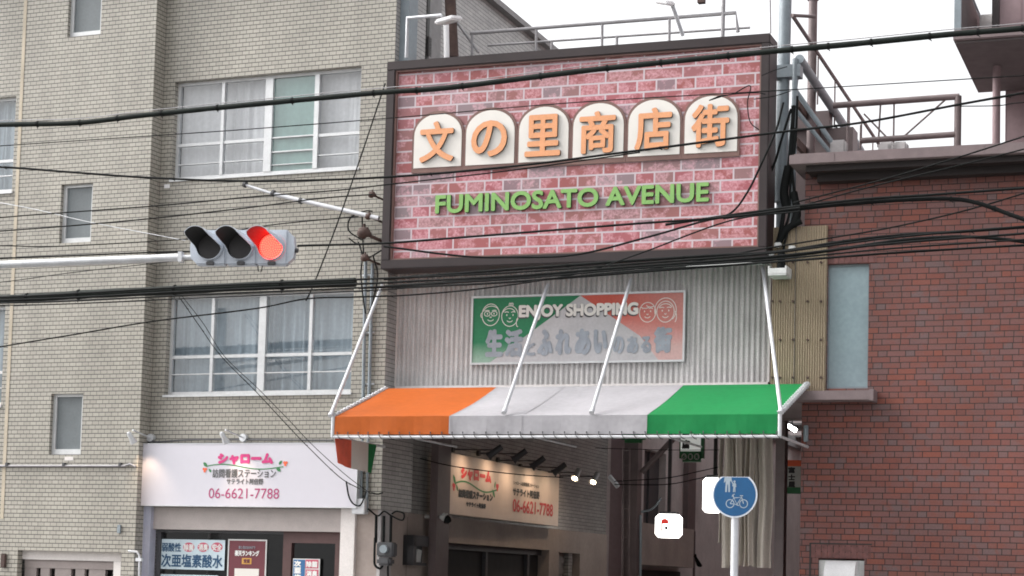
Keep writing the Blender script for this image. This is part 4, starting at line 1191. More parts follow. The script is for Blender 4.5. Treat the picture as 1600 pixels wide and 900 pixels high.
m = MB(); r4 = rect(B, pv, 378, 872, 393, 881.5); m.box(r4[0], r4[1], pv-.004, pv, r4[2], r4[3], bev=.002); po.part('gold_patch', m, M['poster_gold'])
btext(po, '受賞', 380.5, 873.5, 390.5, 880, pv-.006, M['poster_wine'], .003)
m = MB(); r4 = rect(B, pv, 366, 888.5, 404, 930); m.box(r4[0], r4[1], pv-.004, pv, r4[2], r4[3]); po.part('pale_card', m, M['cream'])
po, q = poster('door_poster', 457, 873, 499, 935, M['palebox'], 'blue and red two-column poster on the brown shop door', v=.092)
m = MB(); r4 = rect(B, .092, 458, 874.5, 476, 930); m.box(r4[0], r4[1], .088, .092, r4[2], r4[3]); po.part('blue_column', m, M['poster_navy'])
m = MB()
for t_, b_ in ((874.5, 888), (890, 904)): r4 = rect(B, .092, 477.5, t_, 497.5, b_); m.box(r4[0], r4[1], .088, .092, r4[2], r4[3])
po.part('red_patch', m, M['poster_red'])
for ch, t_ in (('次', 876), ('亜', 886.5), ('塩', 897)): btext(po, ch, 459.5, t_, 470.5, t_+9.5, .086, M['txt_white'], .006)
btext(po, '除菌', 478.5, 877, 496, 886.5, .086, M['txt_white'], .004)
btext(po, '消臭', 478.5, 891.5, 496, 901, .086, M['txt_white'], .004)

# ------------------------------------------------------------------ traffic signal
_s = ray(380, 388); _s = _s * (24.3/_s.y)
G = Frame((_s.x, _s.y), 0.16)
GZ = CAMZ + _s.z
tsg = Thing('traffic_signal', G, (0, 0, GZ), 'three-lamp traffic signal with the right lamp lit red on a horizontal arm', 'traffic signal')
PW, PH, SD = .405, .455, .14
mb = MB()
for k in (-1, 0, 1):
    mb.box(k*PW-PW/2+.001, k*PW+PW/2-.001, -SD/2, SD/2, GZ-PH/2, GZ+PH/2, bev=.02)
hp = [(1.5*PW, GZ-PH/2+.03), (1.5*PW+.07, GZ-PH*.3), (1.5*PW+.085, GZ), (1.5*PW+.07, GZ+PH*.3), (1.5*PW, GZ+PH/2-.03)]
mb.prism(hp, -SD/2+.02, SD/2-.02)
mb.prism([(-p[0], p[1]) for p in hp], -SD/2+.02, SD/2-.02)
hous = tsg.part('housing', mb, M['sigwhite'])
mb = MB()
for k in (-1, 0, 1):
    mb.box(k*PW-.05, k*PW+.05, -SD/2-.03, -SD/2+.01, GZ-PH/2-.004, GZ-PH/2+.045, bev=.008)
mb.tube([(1.5*PW+.08, 0, GZ-.03), (1.5*PW+.115, 0, GZ-.03)], .03, 10)
tsg.part('latch', mb, M['darkbox'])
# lit lens: red diode dots on a red disc
def lensmat():
    m, n, l, b = newmat('lit_red_lens')
    uv = n.new('ShaderNodeUVMap'); sp = n.new('ShaderNodeSeparateXYZ'); l.new(uv.outputs[0], sp.inputs[0])
    x = mnode(n, l, 'SUBTRACT', sp.outputs[0], PW); y = mnode(n, l, 'SUBTRACT', sp.outputs[1], GZ)
    r = mnode(n, l, 'SQRT', mnode(n, l, 'ADD', mnode(n, l, 'MULTIPLY', x, x), mnode(n, l, 'MULTIPLY', y, y)))
    ring = mnode(n, l, 'DIVIDE', r, .027); ri = mnode(n, l, 'ROUND', ring)
    th = mnode(n, l, 'ARCTAN2', y, x)
    cnt = mnode(n, l, 'ROUND', mnode(n, l, 'MULTIPLY', mnode(n, l, 'MAXIMUM', ri, 0.2), 5.6))
    a = mnode(n, l, 'MULTIPLY', mnode(n, l, 'DIVIDE', th, 2*math.pi), cnt)
    da = mnode(n, l, 'MULTIPLY', mnode(n, l, 'SUBTRACT', a, mnode(n, l, 'ROUND', a)), .030)
    dr = mnode(n, l, 'MULTIPLY', mnode(n, l, 'SUBTRACT', ring, ri), .027)
    d = mnode(n, l, 'SQRT', mnode(n, l, 'ADD', mnode(n, l, 'MULTIPLY', da, da), mnode(n, l, 'MULTIPLY', dr, dr)))
    on = mnode(n, l, 'LESS_THAN', d, .0082)
    mx = n.new('ShaderNodeMix'); mx.data_type = 'RGBA'; l.new(on, mx.inputs['Factor'])
    mx.inputs['A'].default_value = (1, .001, .003, 1); mx.inputs['B'].default_value = (1, .05, .025, 1)
    l.new(mx.outputs['Result'], b.inputs['Emission Color'])
    l.new(mnode(n, l, 'MULTIPLY_ADD', on, 0.0, 6.0), b.inputs['Emission Strength'])
    b.inputs['Base Color'].default_value = (.4, .02, .02, 1)
    return m
M['lens_red'] = lensmat()
M['hood_red'] = plain('hood_inside', (.02, .018, .018), .35)
for k in (-1, 0, 1):
    c = k*PW; R = .165
    mb = MB(); disc(mb, c, GZ, R-.004, R-.004, -SD/2-.02, n=40)
    lo = tsg.part('lens', mb, M['lens_red' if k == 1 else 'lensdark'])
    # tunnel visor, long on top and short underneath
    mb = MB(); n = 32
    def hl(th):
        q = min(1, max(0, (math.sin(th)+.15)/.7)); return .05+.31*q*q*(3-2*q)
    def vp(th, t, rr): return (c+rr*math.cos(th)-t*hl(th)*.27, -SD/2-.004-t*hl(th), GZ+rr*math.sin(th) + t*hl(th)*.12)
    for i in range(n):
        a, b = 2*math.pi*i/n, 2*math.pi*(i+1)/n
        for j in range(3):
            t, s_ = j/3, (j+1)/3
            mb.face([vp(a, t, R), vp(b, t, R), vp(b, s_, R), vp(a, s_, R)], 0, True)
            mb.face([vp(a, t, R+.008), vp(a, s_, R+.008), vp(b, s_, R+.008), vp(b, t, R+.008)], 1, True)
        mb.face([vp(a, 1, R), vp(b, 1, R), vp(b, 1, R+.008), vp(a, 1, R+.008)], 1)
    tsg.part('hood', mb, [M['sigblack'], M['sigwhite']])
mb = MB(); e = G.at(406, 425, 0)
mb.tube([(e[0]-.03, 0, GZ-PH/2), (e[0]-.02, 0, GZ-PH/2-.07), (e[0]+.02, 0, GZ-PH/2-.07), (e[0]+.03, 0, GZ-PH/2)], .007, 6); tsg.part('cable_loop', mb, M['black'])
# arm to a pole beyond the left edge
AR = G.at(0, 414, 0); AE = G.at(300, 402, 0)
d = Vector((AE[0]-AR[0], 0, AE[1]-AR[1])); far = Vector((AE[0], 0, AE[1])) - d*2.2
mb = MB(); mb.tube([far, (AE[0]-.12, 0, AE[1])], .05, 14); mb.tube([(AE[0]-.12, 0, AE[1]), (AE[0]+.06, 0, AE[1])], .032, 10)
mb.box(AE[0]-.17, AE[0]-.12, -.06, .06, AE[1]-.065, AE[1]+.065)
tsg.part('arm', mb, M['pipe'])
mb = MB(); mb.tube([(far.x, 0, -.1), (far.x, 0, GZ+.8)], .11, 16); mb.tube([(far.x, 0, -.1), (far.x, 0, .3)], .16, 16); tsg.part('pole', mb, M['pipe'])
mb = MB(); mb.tube(smooth([(far.x, .02, far.z+.1), (AR[0]+.55, .02, AR[1]+.11), (AE[0]-.3, .02, AE[1]+.075), (AE[0]+.02, .02, AE[1]+.06), (AE[0]+.1, .05, AE[1]+.02)]), .011, 6); tsg.part('wire', mb, M['black'])

# ------------------------------------------------------------------ overhead cables
CV = -2.6
def cable(label, pts, wpx, v=CV, mat='black', name='overhead_cable', group='overhead cables', wraps=0, messenger=False, fr=S, jag=0, cat='cable'):
    P3 = [S3(x, y, v) for x, y in pts]
    if jag:
        P3 = [(p[0]+random.uniform(-jag, jag), p[1], p[2]+random.uniform(-jag, jag)) for p in P3]
    C_ = smooth(P3, 7)
    r = wpx/2*0.0086
    th = Thing(name, S, tuple(C_[len(C_)//2]), label, cat, group)
    mb = MB(); mb.tube(C_, [r*(1+random.uniform(-.06, .06)) for _ in C_], 8); th.part('strand', mb, M[mat])
    if messenger:
        mb = MB(); mb.tube([p+Vector((0, -.01, r+.02)) for p in C_], .006, 6); th.part('messenger_wire', mb, M['railgrey'])
    if wraps:
        for i in range(wraps):
            mb = MB()
            t = (i+.5)/wraps*(len(C_)-2); j = int(t); c = C_[j].lerp(C_[j+1], t-j); d = (C_[j+1]-C_[j]).normalized()
            mb.tube([c-d*.012, c+d*.012], r*1.22, 8); mb.tube([c+Vector((0, -r*.6, -r)), c+Vector((.03, -r, -r*1.9))], .006, 5)
            th.part('tie', mb, M['black'])
    return th
cable('thick black bundled cable sagging across the upper window and the top of the big sign', [(-160, 203), (0, 195), (120, 192), (225, 180), (375, 165), (590, 145), (700, 137), (900, 112), (1050, 96), (1230, 78), (1330, 69), (1480, 54), (1600, 44), (1760, 26)], 8.8, wraps=22, messenger=True, mat='blackgreen')
cable('thin wire just below the thick upper cable over the upper window', [(-160, 240), (0, 228), (240, 212), (400, 201), (640, 182), (900, 160), (1240, 140), (1600, 118), (1760, 108)], 1.6)
cable('mid-thick cable along the sill of the upper window and under the kanji arches', [(-160, 256), (0, 261), (110, 269), (240, 278), (400, 283), (600, 277), (800, 260), (960, 240), (1100, 222), (1230, 205), (1350, 191), (1500, 163), (1600, 145), (1760, 115)], 3.6, wraps=6)
cable('thin cable dropping from left over the small window to the iron hook by the sign', [(-160, 358), (0, 340), (240, 322), (400, 307), (520, 298), (600, 289), (800, 266), (1000, 238)], 2.2)
cable('slack thin cable ending at the upper insulator beside the sign', [(-160, 372), (0, 361), (120, 352), (250, 340), (400, 323), (500, 310), (582, 304)], 2.4, v=-1.0)
cable('lowest thin wire passing just above the traffic signal', [(-160, 385), (0, 384), (85, 385), (240, 377), (310, 371), (420, 352), (560, 338)], 2.0, v=-1.0)
cable('faint grey wire crossing the middle small window downward', [(-100, 300), (40, 324), (140, 347), (290, 376)], 1.4, v=-1, mat='pipe')
cable('faint wire under the signal arm', [(-160, 455), (0, 441), (120, 425), (300, 405)], 1.4, v=-1)
cable('very thick black sheathed trunk cable crossing above the lower window', [(-160, 474), (0, 468), (55, 465), (130, 460), (260, 454), (400, 447), (555, 441)], 14.5, wraps=5, mat='blackgreen')
for k, (dy, w_, lb) in enumerate(((-4, 3, 'upper strand of the trunk bundle fanning out below the big sign'), (3, 3.4, 'second strand of the trunk bundle under the big sign frame'),
                                  (9, 2.6, 'third strand of the trunk bundle brushing the stay rods'), (14, 2, 'lowest thin strand of the trunk bundle below the sign'))):
    cable(lb, [(-160, 472+dy*.3), (60, 465+dy*.8), (300, 452+dy), (555, 441+dy), (640, 437+dy*.9), (800, 429+dy*.8), (1000, 414+dy*.6), (1200, 399+dy*.8), (1400, 376+dy*1.3), (1600, 360+dy*1.6), (1760, 345+dy*1.7)], w_, v=CV-.1-.06*k)
cable('bundled strand running along the foot of the sign and up over the brick wall', [(600, 436), (760, 424), (950, 410), (1100, 400), (1210, 394), (1320, 377), (1400, 368), (1500, 362), (1600, 355), (1760, 347)], 4.6, v=-2.2, wraps=8)
cable('thick strand beneath it ending over the pale blue window', [(600, 448), (800, 434), (1000, 418), (1200, 403), (1300, 391), (1360, 382), (1420, 374), (1500, 370), (1570, 374), (1640, 384)], 5, v=-2.3)
cable('long cable over the tan panel and across the top of the blue window', [(560, 450), (760, 443), (1000, 425), (1200, 410), (1400, 395), (1600, 383), (1760, 374)], 3.4, v=-2.4)
cable('cable rising from the sign foot to the upper right of the brick wall', [(1000, 424), (1180, 391), (1290, 373), (1390, 356), (1500, 331), (1600, 302), (1760, 250)], 2.4, v=-2)
cable('wire across the lower window left to right up to the signs foot', [(-160, 569), (0, 542), (120, 522), (240, 502), (400, 482), (478, 467), (560, 464), (640, 461), (760, 450), (900, 428), (1000, 396), (1140, 345), (1250, 330)], 2.4)
cable('cable from the traffic signal end across the green English lettering', [(465, 384), (600, 380), (720, 371), (860, 360), (1000, 349), (1140, 339), (1250, 325)], 3.4, v=-3.2)
cable('thick cable over the sign corner that droops on the brick wall', [(1130, 340), (1250, 326), (1330, 318), (1420, 312), (1490, 311), (1530, 318), (1575, 334), (1620, 352), (1760, 420)], 6, v=-2.5, wraps=5)
cable('straight cable above the drooping one on the brick wall', [(1040, 351), (1180, 331), (1330, 313), (1460, 304), (1600, 294), (1760, 284)], 4, v=-2.55)
cable('wire along the sign foot turning up at its right side to the roof post', [(600, 385), (720, 400), (800, 402), (900, 398), (1010, 371), (1090, 348), (1140, 334), (1168, 300), (1190, 255), (1212, 205), (1224, 160)], 3.4, v=-1.2)
cable('thin wire rising over the eave to the right', [(1240, 317), (1333, 293), (1400, 275), (1500, 245), (1600, 213), (1760, 160)], 2.4, v=-1.6)
cable('second thin wire rising below the eave to the right', [(1240, 325), (1360, 292), (1480, 263), (1600, 233), (1760, 190)], 2.2, v=-1.7)
cable('short wires at the far right under the mauve wall', [(1500, 166), (1560, 165), (1600, 160), (1760, 150)], 1.6, v=-1.7)
cable('steep guy wire from the sign corner down to the trunk cable', [(602, 130), (560, 256), (523, 360), (492, 440), (478, 470)], 2.4, v=-.9)
cable('twin service drop slanting over the lower window to the junction box', [(280, 464), (312, 510), (345, 556), (400, 612), (440, 655), (480, 697), (530, 745), (562, 764)], 1.5, v=-.7, name='service_drop', wraps=9)
cable('twin service drop slanting over the lower window to the junction box', [(284, 462), (318, 506), (350, 556), (404, 608), (450, 655), (490, 697), (540, 742), (580, 772)], 1.2, v=-.7, name='service_drop')
cable('thin wire strung across the top of the alley shop sign', [(640, 712), (700, 727), (770, 737), (830, 743), (880, 746)], 1.8, v=1.6, name='alley_wire', group='alley wires')
cable('upper of two wires crossing the alley near the hanging lantern sign', [(960, 752), (1040, 747), (1090, 737), (1130, 728)], 1.8, v=6, name='alley_wire', group='alley wires')
cable('lower of two wires crossing the alley near the hanging lantern sign', [(960, 757), (1040, 757), (1090, 748), (1130, 739)], 1.8, v=6, name='alley_wire', group='alley wires')
cable('thin straight wire high across the alley mouth', [(930, 700), (1040, 703), (1130, 703)], 1.2, v=5, name='alley_wire', group='alley wires')
# tangle at the right of the sign
th = Thing('cable_bunch', S, (6.0, -.1, 5), 'tangle of black cables hanging down beside the right edge of the sign', 'cables')
for pts, w_ in (([(1240, 165), (1236, 230), (1228, 300), (1222, 350), (1214, 385)], 7), ([(1246, 150), (1243, 220), (1235, 290), (1232, 340), (1216, 372)], 4), ([(1252, 345), (1238, 352), (1226, 362), (1216, 380)], 11),
                ([(1236, 170), (1222, 215), (1206, 265), (1178, 305), (1145, 334)], 4), ([(1243, 200), (1238, 260), (1242, 320), (1236, 350), (1228, 372), (1224, 395), (1226, 418)], 4), ([(1240, 300), (1246, 335), (1240, 352)], 12), ([(1232, 260), (1225, 300), (1230, 330)], 14)):
    mb = MB(); mb.tube(smooth([S3(x, y, -.1) for x, y in pts]), w_*.0043, 8); th.part('strand', mb, M['black'])
mb = MB()
for x, y in ((1216, 383), (1238, 388), (1204, 398)): a = S3(x, y, -.15); mb = MB(); mb.box(a[0]-.045, a[0]+.045, -.2, -.12, a[2]-.03, a[2]+.03, bev=.01); th.part('clamp', mb, M['palebox'])
th = Thing('loose_wire', S, (5.3, -.45, 8), 'loose thin wires curling over the last kanji arch', 'wire')
for pts, w_ in (([(1108, 157), (1125, 150), (1145, 147), (1172, 134), (1168, 160), (1172, 190), (1186, 203)], 1.8), ([(1108, 157), (1140, 148), (1180, 145), (1196, 147)], 1.6), ([(1190, 118), (1210, 110), (1230, 104)], 1.4), ([(1178, 155), (1210, 150), (1236, 142)], 1.4)):
    mb = MB(); mb.tube(smooth([S3(x, y, -.55) for x, y in pts]), w_*.0045, 6); th.part('strand', mb, M['black'])

# ------------------------------------------------------------------ fittings on the beige facade
def BP(px, py, v): u, z = B.at(px, py, v); return (u, v, z)
th = Thing('service_pole', B, BP(590, 340, -.25), 'white slanting pole on the tiled wall below the upper window', 'pole')
mb = MB(); mb.tube([BP(380, 288, -.2), BP(430, 304, -.2)], .022, 10); mb.tube([BP(430, 304, -.2), BP(592, 341, -.2)], .034, 10); th.part('rod', mb, M['whitepipe'])
mb = MB()
for x, y in ((383, 288), (427, 302), (470, 314)): a = BP(x, y, -.2); mb.tube([(a[0]-.02, -.2, a[2]+.006), (a[0]+.02, -.2, a[2]-.006)], .05, 10)
mb.tube([BP(430, 303, -.2), BP(430, 303, 0)], .02, 6); mb.tube([BP(540, 329, -.2), BP(540, 329, 0)], .02, 6); th.part('band', mb, M['darkbox'])
def insulator(x, y, s, label):
    th = Thing('insulator_bracket', B, BP(x, y, -.18), label, 'insulator', 'insulator brackets')
    a = Vector(BP(x, y, -.18)); mb = MB()
    mb.tube([a+Vector((-.07*s, 0, 0)), a+Vector((-.03*s, -.02, .02*s)), a+Vector((.02*s, -.02, .03*s)), a+Vector((.06*s, 0, -.01*s))], [.05*s, .075*s, .06*s, .03*s], 10)
    mb.tube([a+Vector((-.02*s, 0, .03*s)), a+Vector((-.02*s, 0, .13*s))], .018*s, 6)
    mb.tube([a+Vector((.03*s, 0, 0)), a+Vector((.16*s, .05, -.06*s)), a+Vector((.16*s, .2, -.06*s))], .022*s, 6); th.part('body', mb, M['rust'])
insulator(583, 306, .7, 'small rusty insulator highest beside the left edge of the sign')
insulator(578, 340, .7, 'small rusty insulator at the end of the white slanting pole')
insulator(571, 367, 1.25, 'largest rusty insulator bracket beside the sign above the conduits')
insulator(572, 405, .8, 'rusty clamp just above the two grey conduits')
th = Thing('conduit_pair', B, BP(571, 620, -.05), 'pair of vertical grey conduits on the tiled wall left of the corrugated gable', 'conduit')
for x0, x1, yt in ((571.5, 567, 400), (582, 576, 412)):
    mb = MB(); mb.tube([BP(x0, yt, -.05), BP(x1, 640, -.05)], .026, 8); mb.tube([BP(x1, 640, -.05), BP(x1-3, 800, -.05)], .02, 8); th.part('conduit', mb, M['bluesteel'])
mb = MB()
for y in (430, 520, 600): a, b = BP(566, y, -.03), BP(584, y, -.03); mb.box(a[0], b[0], -.03, -.002, a[2]-.012, a[2]+.012)
th.part('clip', mb, M['pipe'])
for k, pts in enumerate(([(565, 375), (545, 360), (548, 340), (570, 330), (582, 330)], [(560, 378), (566, 400), (564, 430), (568, 470), (571, 490)], [(583, 400), (590, 430), (583, 470), (576, 490)], [(572, 405), (590, 395), (604, 385)], [(566, 330), (566, 345), (568, 400)], [(545, 372), (556, 380), (570, 382)])):
    mb = MB(); mb.tube(smooth([BP(x, y, -.14) for x, y in pts]), .011, 6); th.part('wire', mb, M['black'])
th = Thing('wall_conduit', B, BP(110, 727, LV-.02), 'thin horizontal conduit clipped to the tiles below the lowest small window', 'conduit')
mb = MB(); mb.tube([BP(-60, 727, LV-.025), BP(5, 728, LV-.025), BP(195, 728, LV-.025), BP(203, 725, LV-.02), BP(212, 729, LV-.02)], .018, 8); th.part('tube', mb, M['railgrey'])
mb = MB()
for x in (12, 101, 189): a = BP(x, 725, LV-.01); mb.box(a[0]-.02, a[0]+.02, LV-.05, LV-.001, a[2]-.04, a[2]+.02)
th.part('clip', mb, M['darkbox'])
mb = MB(); a = BP(186, 824, LV-.02); mb.box(a[0]-.03, a[0]+.03, LV-.03, LV-.001, a[2]-.09, a[2]+.04, bev=.005)
single('wall_clip', mb, M['bluesteel'], B, a, 'small grey bracket on the tiles left of the shop post', 'bracket')
th = Thing('drain_pipe', B, BP(217, 880, -.25), 'thin grey pipe on the tile corner beside the shop post', 'pipe')
mb = MB(); mb.tube([BP(201, 861, LV-.05), BP(214, 862, LV-.05), BP(218, 868, LV-.05), BP(217, 960, LV-.05)], .018, 8); mb.box(BP(213, 871, LV-.06)[0], BP(222, 871, LV-.06)[0], LV-.08, LV-.02, BP(218, 877, LV)[2], BP(218, 872, LV)[2]); th.part('tube', mb, M['pipe'])
# spot lamps above the white sign
def spot(x0, y0, x1, y1, label):
    th = Thing('spotlight', B, BP(x1, y1, 0), label, 'lamp', 'spotlights over the shop sign')
    b_, h = Vector(BP(x1, y1, -.05)), Vector(BP(x0, y0, -.55))
    mb = MB(); mb.tube([b_+Vector((0, .05, 0)), b_+Vector((0, -.02, 0))], .06, 14); th.part('base', mb, M['pipe'])
    mb = MB(); mb.tube([b_, h+Vector((.02, .02, .1))], .013, 8); th.part('arm', mb, M['pipe'])
    mb = MB(); d = Vector((.035, .08, -.12)); mb.tube([h-d*.5, h-d*.35, h+d*.2, h+d*.45, h+d*.75], [.02, .036, .038, .05, .056], 14); th.part('head', mb, M['pipe'])
    mb = MB(); mb.tube([h+d*.72, h+d*.74], .045, 12); th.part('bulb', mb, M['glow'] if False else M['warmglow'])
    ld = bpy.data.lights.new('spot_light', 'SPOT'); ld.energy = 5; ld.color = (1, .72, .48); ld.spot_size = 1.3; ld.spot_blend = .8; ld.shadow_soft_size = .06
    lo = bpy.data.objects.new('spot_light', ld); COL.objects.link(lo); lo.parent = th.o
    lo.location = (h + d*.9) - Vector(th.base); lo.rotation_euler = (d + Vector((0, .03, -.1))).to_track_quat('-Z', 'Y').to_euler()
spot(204, 682, 235, 684, 'silver spotlight over the left end of the white shop sign')
spot(349, 682, 380, 684, 'silver spotlight over the middle of the white shop sign')
th = Thing('lamp_conduit', B, BP(390, 687, -.03), 'thin dark cable pipe along the top of the white shop sign', 'conduit')
mb = MB(); mb.tube(smooth([BP(200, 685, -.06), BP(232, 691, -.03), BP(300, 687, -.03), BP(380, 687, -.03), BP(520, 688, -.03)]), .014, 6); th.part('tube', mb, M['darkbox'])
# junction box, meters
th = Thing('junction_box', B, BP(560, 790, -.1), 'pale grey junction box at the right end of the white shop sign', 'junction box')
a, b = B.at(549, 803, -.14), B.at(570, 779, -.14); mb = MB(); mb.box(a[0], b[0], -.14, .0, a[1], b[1], bev=.01); th.part('box', mb, M['pipe'])
mb = MB(); mb.tube(smooth([BP(541, 752, -.2), BP(545, 775, -.2), BP(552, 787, -.2), BP(562, 790, -.2), BP(568, 780, -.18), BP(572, 768, -.15)]), .012, 6)
mb.tube(smooth([BP(580, 770, -.12), BP(590, 772, -.12), BP(598, 770, -.12)]), .012, 6); th.part('wire', mb, M['black'])
def BU(px, py, u): v, z = S.atu(px, py, u); return (u, v, z)
def SBx(p): return SB(*p)
th = Thing('electric_meter', S, (-.1, -.05, 1.9), 'dark electric meter box with conduits below the tiled corner', 'meter')
a = S.at(590, 847, -.1); b = S.at(615, 884, -.1)
mb = MB(); mb.box(a[0], b[0], -.14, .03, S.at(600, 870, -.1)[1], a[1], bev=.02); mb.box(a[0]+.02, b[0]-.03, -.18, .02, b[1], S.at(600, 871, -.1)[1], bev=.03); th.part('case', mb, M['darkbox'])
mb = MB(); c = S.at(603, 858, -.1); mb.tube([(c[0], -.14, c[1]), (c[0], -.2, c[1])], .06, 16); th.part('dial', mb, M['bluesteel'])
mb = MB()
for x in (588, 600, 611): p, q = S3(x, 806, -.06), S3(x-1, 848, -.06); mb.tube([p, q], .022, 8)
mb.tube(smooth([S3(586, 840, -.08), S3(585, 870, -.08), S3(586, 883, -.08), S3(594, 888, -.08), S3(600, 880, -.08)]), .018, 8)
mb.tube(smooth([S3(575, 795, -.06), S3(590, 806, -.06), S3(600, 799, -.06), S3(612, 806, -.06), S3(628, 813, -.06), S3(631, 803, -.06), S3(620, 799, -.06), S3(612, 803, -.06)]), .013, 6)
mb.tube([S3(606, 884, -.06), S3(607, 960, -.06)], .014, 6)
th.part('conduit', mb, M['black'])
th = Thing('wall_box', S, (.03, .9, 1.9), 'black wall-mounted holder with papers on the plaster pier', 'box')
p = S.atu(641, 836, .06), S.atu(663, 884, .06)
mb = MB(); mb.box(-.05, .02, p[0][0], p[1][0], p[1][1], p[0][1]); mb.box(-.05, .12, p[0][0], p[0][0]+.12, p[1][1], p[0][1]); mb.box(-.05, .12, p[0][0], p[1][0], p[0][1]-.16, p[0][1]); mb.box(-.05, .1, p[0][0], p[1][0], p[1][1], p[1][1]+.04)
th.part('case', mb, M['darkbox'])
mb = MB(); c = (p[0][0]+p[1][0])/2; mb.prismu([(c-.05, p[1][1]+.05), (c+.16, p[1][1]+.05), (c+.2, p[0][1]-.22), (c+.05, p[0][1]-.2)], .03, .05); th.part('leaflet', mb, M['palebox'])
th = Thing('security_camera', S, BU(697, 811, .3), 'small white dome camera under the alley shop sign', 'camera')
c = Vector(BU(697, 811, .3)); mb = MB(); mb.tube([c+Vector((-.35, 0, .03)), c+Vector((-.05, 0, .03))], .03, 8); mb.tube([c+Vector((-.06, 0, .04)), c+Vector((.0, -.0, .02))], [.06, .07], 12); th.part('body', mb, M['palebox'])
mb = MB(); mb.tube([c+Vector((0, 0, 0)), c+Vector((.05, 0, -.02)), c+Vector((.08, 0, -.03))], [.07, .055, .02], 12); th.part('lens', mb, M['black'])
# lamps lighting the big sign from its top edge
def signlamp(pts, hx0, hy0, hx1, hy1, label, v):
    th = Thing('sign_lamp', S, S3(*pts[0], -.1), label, 'lamp', 'lamps on top of the sign')
    mb = MB()
    P3 = [S3(x, y, (-.15 if i == 0 else v)) for i, (x, y) in enumerate(pts)]
    mb.tube(P3, .028, 8); th.part('arm', mb, M['whitepipe'])
    a, b = S3(hx0, hy0, v-.1), S3(hx1, hy1, v-.1)
    mb = MB(); mb.box(min(a[0], b[0]), max(a[0], b[0]), v-.35, v+.05, -.035, .035, bev=.02)
    sl_ = (b[2]-a[2])/(b[0]-a[0]); mb.v = [(x, y, z + a[2] + sl_*(x-a[0]) + (y-v)*.25) for x, y, z in mb.v]; th.part('lamp_head', mb, M['white'])
signlamp([(635, 90), (637, 28), (690, 24)], 689, 33, 717, 25, 'white flood lamp on a bent arm at the left top of the sign', -.3)
signlamp([(1067, 56), (1050, 6)], 1030, 0, 1051, 3, 'white flood lamp on a slanting arm at the right top of the sign', -.4)
# small flood box on the tan sheet
th = Thing('terminal_box', S, S3(1217, 428, -.2), 'small white lidded box hanging under the right end of the sign', 'box')
a, b = S.at(1204, 434, -.25), S.at(1233, 418, -.25)
mb = MB(); mb.box(a[0], b[0], -.42, -.08, a[1], a[1]+.03, bev=.008); mb.box(a[0], a[0]+.02, -.42, -.08, a[1]+.03, b[1]); mb.box(b[0]-.02, b[0], -.42, -.08, a[1]+.03, b[1]); mb.box(a[0]+.02, b[0]-.02, -.42, -.40, a[1]+.03, b[1]-.03); mb.box(a[0]+.02, b[0]-.02, -.1, -.08, a[1]+.03, b[1]); th.part('case', mb, M['palebox'])
mb = MB(); mb.tube([((a[0]+b[0])/2, -.25, a[1]+.04), ((a[0]+b[0])/2+.02, -.25, b[1]+.2)], .05, 10); th.part('cable_entry', mb, M['black'])
mb = MB(); p, q = S.at(1072, 415, -.37), S.at(1190, 412, -.37); mb.box(p[0], q[0], -.37, -.33, p[1]-.015, p[1]+.015); single('white_rod', mb, M['palebox'], S, (p[0], -.35, p[1]), 'thin white strip under the right half of the sign frame', 'strip')

# ------------------------------------------------------------------ road sign on the kerb
RV2 = -2.2
c = S.at(1148, 773, RV2); R = (S.at(1184, 773, RV2)[0]-S.at(1112, 773, RV2)[0])/2*.98
ct = S.at(1148, 745, RV2)[1] - c[1]
th = Thing('road_sign', S, (c[0], RV2, 0), 'round blue sign with flat top showing pedestrians and a bicycle on white pole', 'road sign')
def cut(r, top): 
    a0 = math.asin(top/r); n = 44
    return [(c[0]+r*math.cos(math.pi-a0+(math.pi+2*a0)*i/n), c[1]+r*math.sin(math.pi-a0+(math.pi+2*a0)*i/n)) for i in range(n+1)]
mb = MB(); mb.prism(cut(R, ct), RV2, RV2+.004); th.part('rim', mb, M['signline'])
mb = MB(); mb.prism(cut(R-.02, ct-.006), RV2-.003, RV2); disc_o = th.part('disc', mb, M['signblue'])
mb = MB(); p = S.at(1148, 900, RV2+.06)[0]; mb.tube([(c[0], RV2+.06, -.05), (c[0]-.004, RV2+.06, c[1]+ct-.02)], .049, 16); th.part('pole', mb, M['whitepipe'])
mb = MB(); mb.box(c[0]-.08, c[0]+.08, RV2+.001, RV2+.04, c[1]-.12, c[1]-.08); th.part('bracket', mb, M['pipe'])
sx = 2*R/72
def q2(px, py): return (c[0]+(px-1148)*sx, c[1]-(py-773)*sx)
mb = MB(); v = RV2-.006
def circ(px, py, r): ribbon(mb, [(q2(px, py)[0]+r*sx*math.cos(2*math.pi*i/24), q2(px, py)[1]+r*sx*math.sin(2*math.pi*i/24)) for i in range(25)], .011, v)
circ(1141, 787, 6.3); circ(1162.5, 787, 6.3)
for pts in ([(1141, 787), (1147, 778), (1152, 788), (1141.5, 787)], [(1147, 778), (1159, 777), (1152, 788)], [(1159, 776), (1162.5, 787)], [(1147, 779), (1145.5, 773), (1148, 772)], [(1145.5, 773), (1144, 776)], [(1156.5, 774.5), (1161.5, 774.5)], [(1150, 788), (1155, 790)]):
    ribbon(mb, [q2(*p) for p in pts], .012, v-.0005)
m_ = [[(1132, 746), (1142.5, 746), (1143, 752), (1140.5, 752), (1140.5, 769), (1138, 769), (1137.2, 757), (1136.2, 757), (1135.5, 769), (1132.8, 769), (1133.5, 752), (1130.5, 755), (1131, 748)],
      [(1145, 756), (1147.5, 754), (1150, 756), (1150.5, 761), (1149, 761), (1149.2, 769), (1147.8, 769), (1147.4, 763), (1146.8, 769), (1145.2, 769), (1145.8, 761), (1143.8, 759)]]
for poly in m_: mb.face([(q2(*p)[0], v, q2(*p)[1]) for p in poly])
